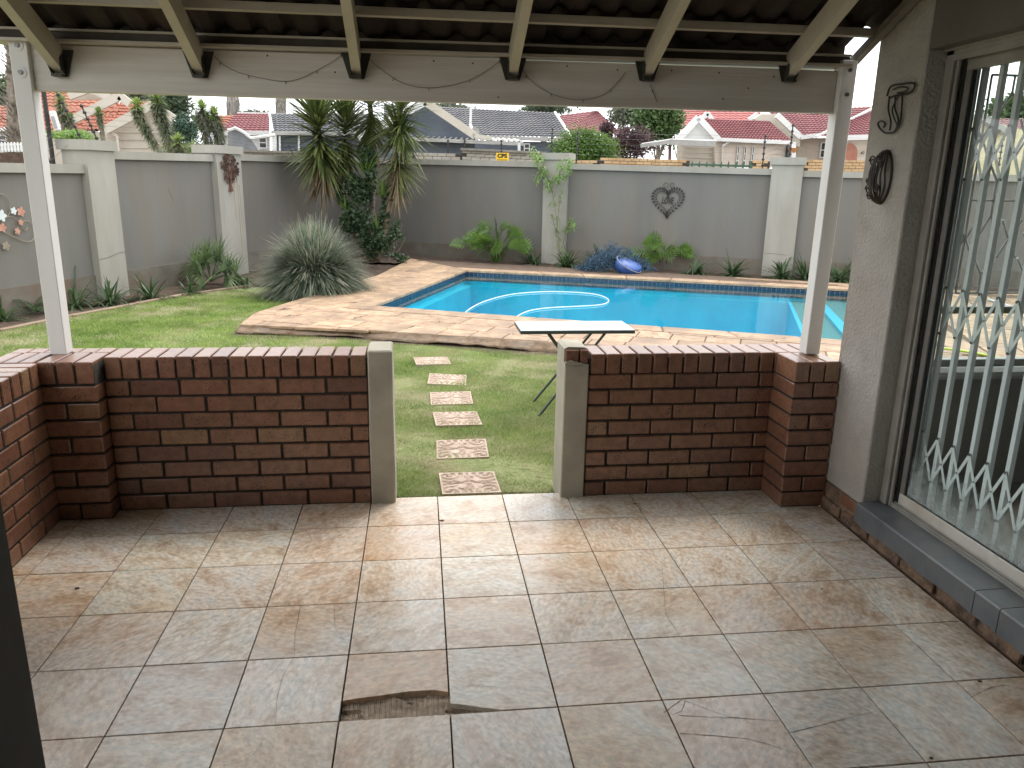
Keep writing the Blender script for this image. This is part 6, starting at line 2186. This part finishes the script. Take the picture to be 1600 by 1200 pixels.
# carport
cp = empty('carport', e_(1050, 300, 21), 'flat pale carport roof on brown posts in front of the white gable', 'carport'); cp.location.z = -.1
bm = bmesh.new(); slab(bm, [e_(1001, 228, 20), e_(1046, 222, 20), e_(1118, 224, 20), e_(1118, 221, 24), e_(1050, 219, 24), e_(1004, 226, 24)], (0, 0, .06)); finish('roof_sheet', bm, HB['metal'], cp)
barb(cp, 'fascia', e_(1046, 222, 19.95), e_(1118, 225, 19.95), .05, .16, HB['metal']); barb(cp, 'fascia', e_(1001, 228, 19.95), e_(1046, 222, 19.95), .05, .10, HB['metal'])
barb(cp, 'post', e_(1047, 224, 20.2), e_(1046, 262, 20.2), .08, .08, M('brown_steel', (.12, .06, .05), rough=.6))
# yellow brick walls and palisade
ybw = empty('street_wall', e_(1010, 262, 18), 'yellow brick garden wall with upright top course beyond the heart wreath wall', 'brick wall'); ybw.location.z = -.1
brickband(ybw, 938, 246, 1078, 250, 17.6, HB['ybrick'], .22, .08); brickband(ybw, 896, 250, 938, 250, 17.65, HB['ybrick'], .22, .08)
yb2 = empty('street_wall', e_(1190, 262, 18), 'yellow brick gate pier and wall left of the right-hand pool pillar', 'brick wall'); yb2.location.z = -.1
brickband(yb2, 1176, 250, 1204, 251, 17.0, HB['ybrick'], .22, .08); brickband(yb2, 1258, 249, 1420, 251, 17.8, HB['ybrick'], .22, .08)
pf_ = empty('palisade_fence', e_(1125, 262, 17), 'dark green palisade fence tips above the back wall', 'fence'); pf_.location.z = -.1
for k in range(9):
    x = 1082 + k * 11.4
    a = e_(x, 252.5, 16.5); bm = bmesh.new(); sw_ = .022
    slab(bm, [(a.x - sw_, a.y, 0), (a.x + sw_, a.y, 0), (a.x + sw_, a.y, a.z - .05), (a.x, a.y, a.z + .02), (a.x - sw_, a.y, a.z - .05)], (0, .02, 0)); finish('pale', bm, HB['green'], pf_)
barb(pf_, 'rail', e_(1078, 257, 16.53), e_(1176, 260, 16.53), .03, .05, HB['green'])
# beige building visible through the room window
h8 = empty('house', e_(1560, 300, 24), 'yellow-beige gabled house seen through the room window', 'house'); h8.location.z = -.1
quadslab(h8, 'wall', [e_(1520, 262, 24), e_(1524, 200, 24), e_(1528, 184, 24), e_(1700, 230, 24), e_(1700, 290, 24), e_(1520, 290, 24)], HB['yellow'], 4)
barb(h8, 'barge_board', e_(1526, 180, 23.8), e_(1575, 208, 23.8), .3, .2, HB['metal'])
roofmesh(h8, e_(1545, 202, 30), e_(1700, 204, 30), e_(1690, 186, 33), e_(1560, 186, 33), HB['r_maroon'], 6, 12)
# white picket fence and sensor pole at the left
pk = empty('picket_fence', e_(20, 240, 15), 'white picket fence behind the palm trunk at the left edge', 'fence')
pk.location.z = 1.2
for k in range(11):
    x = -6 + k * 5
    a, b = e_(x, 237, 15), e_(x, 222, 15)
    bm = bmesh.new(); slab(bm, [(a.x - .022, 15, a.z), (a.x + .022, 15, a.z), (a.x + .022, 15, b.z - .03), (a.x, 15, b.z), (a.x - .022, 15, b.z - .03)], (0, .02, 0)); finish('picket', bm, HB['white'], pk)
for yy in (226, 233): barb(pk, 'rail', e_(-10, yy, 15.03), e_(46, yy, 15.03), .02, .03, HB['white'])
dw = empty('street_wall', e_(0, 262, 15), 'dark stained low wall under the white picket fence', 'wall'); dw.location.z = -.1
bm = bmesh.new(); a, b = e_(-30, 238, 15), e_(46, 239, 15); bx(bm, a.x, b.x, 15, 15.2, -.1, a.z); finish('wall', bm, m_soil, dw)
sp = empty('sensor_post', pl_(80, 255, -.3), 'dark steel post with white sensor box beside the left white post', 'post')
a, b = pl_(83, 255, -.32), pl_(74, 128, -.32)
bm = bmesh.new(); tube(bm, [(a.x, a.y, a.z - 1.2), a, (a.x, a.y, b.z)], .03, 8); finish('pole', bm, m_blackmetal, sp)
q = pl_(86, 189, -.22); bm = bmesh.new(); box(bm, q, (.075, .06, .245), Matrix.Rotation(R(-9), 3, 'Y'), .012); finish('sensor_box', bm, HB['white'], sp)
bm = bmesh.new(); box(bm, (q.x, q.y - .032, q.z - .02), (.04, .006, .15), Matrix.Rotation(R(-9), 3, 'Y'), .004); finish('lens', bm, M('sensor_grey', (.3, .3, .3), rough=.3), sp)

# ---------------------------------------------------------------- background trees
def tree(nm, label, c, rad, n, ls, mat, seed, cat='tree', group=None, trunk=True, aspect=.5, shell=.5):
    r = empty(nm, (c.x, c.y, -.07), label, cat, group)
    if trunk:
        bm = bmesh.new(); tube(bm, [(c.x, c.y, -.1), (c.x + .1, c.y, c.z * .5), (c.x, c.y, c.z)], [rad[0] * .10, rad[0] * .07, rad[0] * .03], 8)
        for k in range(5):
            d = rdir(25, 60); tube(bm, [Vector((c.x, c.y, c.z * .55)), Vector((c.x, c.y, c.z * .8)) + Vector((d.x * rad[0] * .5, d.y * rad[1] * .5, d.z * rad[2] * .4))], [rad[0] * .04, rad[0] * .012], 5)
        finish('trunk', bm, m_bark, r)
    leafcloud('crown', c, rad, n, ls, mat, r, seed, aspect=aspect, kind='stuff', shell=shell)
    return r
def tpx(nm, label, x, y, rx, ry, D_, n, lspx, mat, seed, **k):
    c = e_(x, y, D_); s_ = pxm(c)
    return tree(nm, label, c, (rx * s_, rx * s_ * .8, ry * s_), n, lspx * s_, mat, seed, **k)
GT = 'background trees beyond the walls'
tpx('dark_tree', 'grey-green bushy tree above the orange roof ridge', 225, 170, 34, 34, 50, 3000, 3.6, l_grey, 1, group=GT)
tpx('dark_tree', 'dark tree rising between the orange gable and the yuccas', 275, 168, 26, 30, 45, 2600, 3.2, l_dark, 2, group=GT)
tpx('dark_tree', 'low green tree tops behind the yucca cluster', 325, 190, 26, 16, 42, 1500, 2.8, l_green, 3, group=GT)
tpx('dark_tree', 'thin tree line just above the small red roof', 395, 180, 36, 9, 60, 1300, 2.2, l_grey, 4, group=GT)
tpx('dark_tree', 'tree line behind the grey central roof', 700, 168, 46, 9, 60, 1300, 2.4, l_grey, 5, group=GT)
tpx('dark_tree', 'dark tree line behind the right end of the grey roof', 850, 170, 50, 14, 62, 2200, 2.6, l_dark, 6, group=GT)
tpx('dark_tree', 'olive tree right of the maroon hipped roof', 975, 178, 30, 28, 52, 2600, 2.8, l_grey, 7, group=GT)
tpx('weeping_tree', 'large deep green drooping tree left of the white gable', 1030, 188, 44, 44, 32, 7000, 3.2, l_green, 8, group=GT)
tpx('weeping_tree', 'small dark tree peeking over the white gable', 1062, 178, 26, 12, 45, 1400, 2.6, l_dark, 9, group=GT)
tpx('purple_bush', 'dark purple-leaved bush between round shrub and carport', 985, 225, 42, 30, 27, 5200, 2.0, l_purple, 10, cat='bush')
tpx('purple_bush', 'small wine-red bush over the right side of the round shrub', 950, 205, 15, 16, 26, 1200, 2.0, l_purple, 11, cat='bush')
tpx('round_shrub', 'clipped round bright green shrub behind the back wall', 911, 240, 50, 36, 21, 16000, 2.0, l_round, 12, cat='shrub', shell=.92, aspect=.6)
tpx('dark_tree', 'green tree seen through the room window', 1585, 180, 45, 30, 40, 3500, 3.4, l_green, 13, group=GT)
tpx('dark_tree', 'blue-green tree behind the palm trunk at the left edge', -5, 150, 22, 44, 45, 2600, 3.2, l_green, 14, group=GT)
tpx('hedge', 'pale green hedge top behind the first left pillar', 110, 212, 34, 9, 14, 1800, 2.2, l_lime, 15, cat='hedge', trunk=False)
# dark foliage skirt behind the walls so that the street side reads planted
tpx('cypress', 'dark green conifer between the yuccas', 288, 205, 20, 26, 17, 2600, 3.0, M('cypress_green', (.02, .06, .035), (.05, .11, .06), 2, .6), 16, shell=.6, aspect=.25, cat='tree')
tpx('hedge', 'loose yellow-green planting at the feet of the yuccas', 300, 236, 46, 12, 15, 2600, 2.6, LF('mixed_planting', (.09, .14, .05), (.22, .27, .10), 2), 18, cat='hedge', trunk=False)
# palm trunks with dead skirts
def palmtrunk(label, x, ytop, ybot, hw, D_, seed, skirt=True):
    random.seed(seed)
    r = empty('palm_tree', (e_(x, ybot, D_).x, D_, -.07), label, 'palm')
    top, bot = e_(x, ytop, D_), e_(x, ybot, D_)
    s_ = pxm(top)
    bm = bmesh.new(); tube(bm, [(bot.x, D_, -.1), bot, top], hw * s_ * .5, 9); finish('trunk', bm, m_bark, r)
    bm = bmesh.new()
    n = 520
    for k in range(n):
        f = random.random(); a = random.uniform(0, 6.28)
        b = bot.lerp(top, f) + Vector((math.cos(a), math.sin(a), 0)) * hw * s_ * .45
        if skirt: leafblade(bm, b, Vector((math.cos(a) * .25, math.sin(a) * .25, -1)), hw * s_ * 1.3, hw * s_ * .14, .1, 2)
        else: leafblade(bm, b, Vector((math.cos(a), math.sin(a), .35)), hw * s_ * .75, hw * s_ * .22, -.3, 2)
    finish('leaf_bases', bm, M('dry_palm_skirt', (.20, .18, .16), (.32, .29, .26), 3, .95), r, kind='stuff')
palmtrunk('rough grey palm trunk behind the left white post', 22, 20, 262, 16, 17, 2, skirt=False)
palmtrunk('distant palm with dead grey skirt above the small red roof', 363, 140, 185, 13, 60, 3)
palmtrunk('distant palm with dead grey skirt above the slate house, left of the yucca', 438, 140, 182, 11, 62, 4)
# yucca cluster beyond the left wall: each stem its own plant
random.seed(71)
def farvyucca(label, pts, D_, hl, n, top=True):
    r = empty('yucca', (e_(*pts[0], D_).x, D_, -.07), label, 'yucca', 'yuccas beyond the left wall')
    P = [e_(x, y, D_) for x, y in pts]; s_ = pxm(P[-1])
    b0 = P[0].copy(); b0.z = -.1
    bm = bmesh.new(); tube(bm, [b0] + P, 3.2 * s_, 6); finish('trunk', bm, m_bark, r)
    bm = bmesh.new(); Q = spline(P, 8)
    for k in range(n * 3):
        q = Q[int(random.random() ** .6 * (len(Q) - 1))]
        leafblade(bm, q, rdir(-65, 30), hl * s_ * .95, 2.3 * s_, .25, 2)
    finish('dry_leaves', bm, LF('grey_green_yucca', (.07, .10, .06), (.20, .18, .11), 3) if 'gy' not in HB else HB['gy'], r, kind='stuff')
    bm = bmesh.new()
    for k in range(150): leafblade(bm, P[-1] + Vector((0, 0, 2 * s_)), rdir(-30, 88), hl * s_ * random.uniform(.8, 1.15), 2.4 * s_, .15, 2)
    finish('crown', bm, HB['cr'], r, kind='stuff')
HB['cr'] = LF('mid_green_yucca', (.16, .24, .06), (.30, .38, .12), 3)
HB['gy'] = LF('grey_green_yucca', (.09, .13, .065), (.23, .24, .14), 3)
farvyucca('yucca leaning left in front of the beige gable', [(255, 245), (235, 210), (220, 185), (214, 168)], 13.5, 14, 240)
farvyucca('tallest yucca left of the dark conifer', [(268, 245), (262, 210), (252, 180), (246, 158)], 14.5, 18, 260)
farvyucca('short yucca on the coping right of the leaning one', [(285, 246), (280, 232), (278, 224)], 12.6, 16, 80)
farvyucca('yucca right of the dark conifer', [(325, 240), (322, 210), (318, 185), (316, 172)], 14.5, 17, 220)
farvyucca('leafy yucca nearest the second left pillar', [(335, 240), (342, 215), (340, 195), (334, 182)], 14.5, 17, 260)
farvyucca('small bright yucca beside the sensor box', [(100, 200), (98, 180), (95, 162)], 15, 14, 60)
farvyucca('very small yucca above the first left pillar', [(112, 205), (110, 195), (110, 188)], 15, 10, 40)
farvyucca('single small yucca before the orange roof', [(160, 210), (157, 190), (155, 178)], 14.5, 9, 40)
for k, o in enumerate([o for o in bpy.data.objects if o.parent is None and o.type == 'EMPTY' and 'label' in o]):
    pass
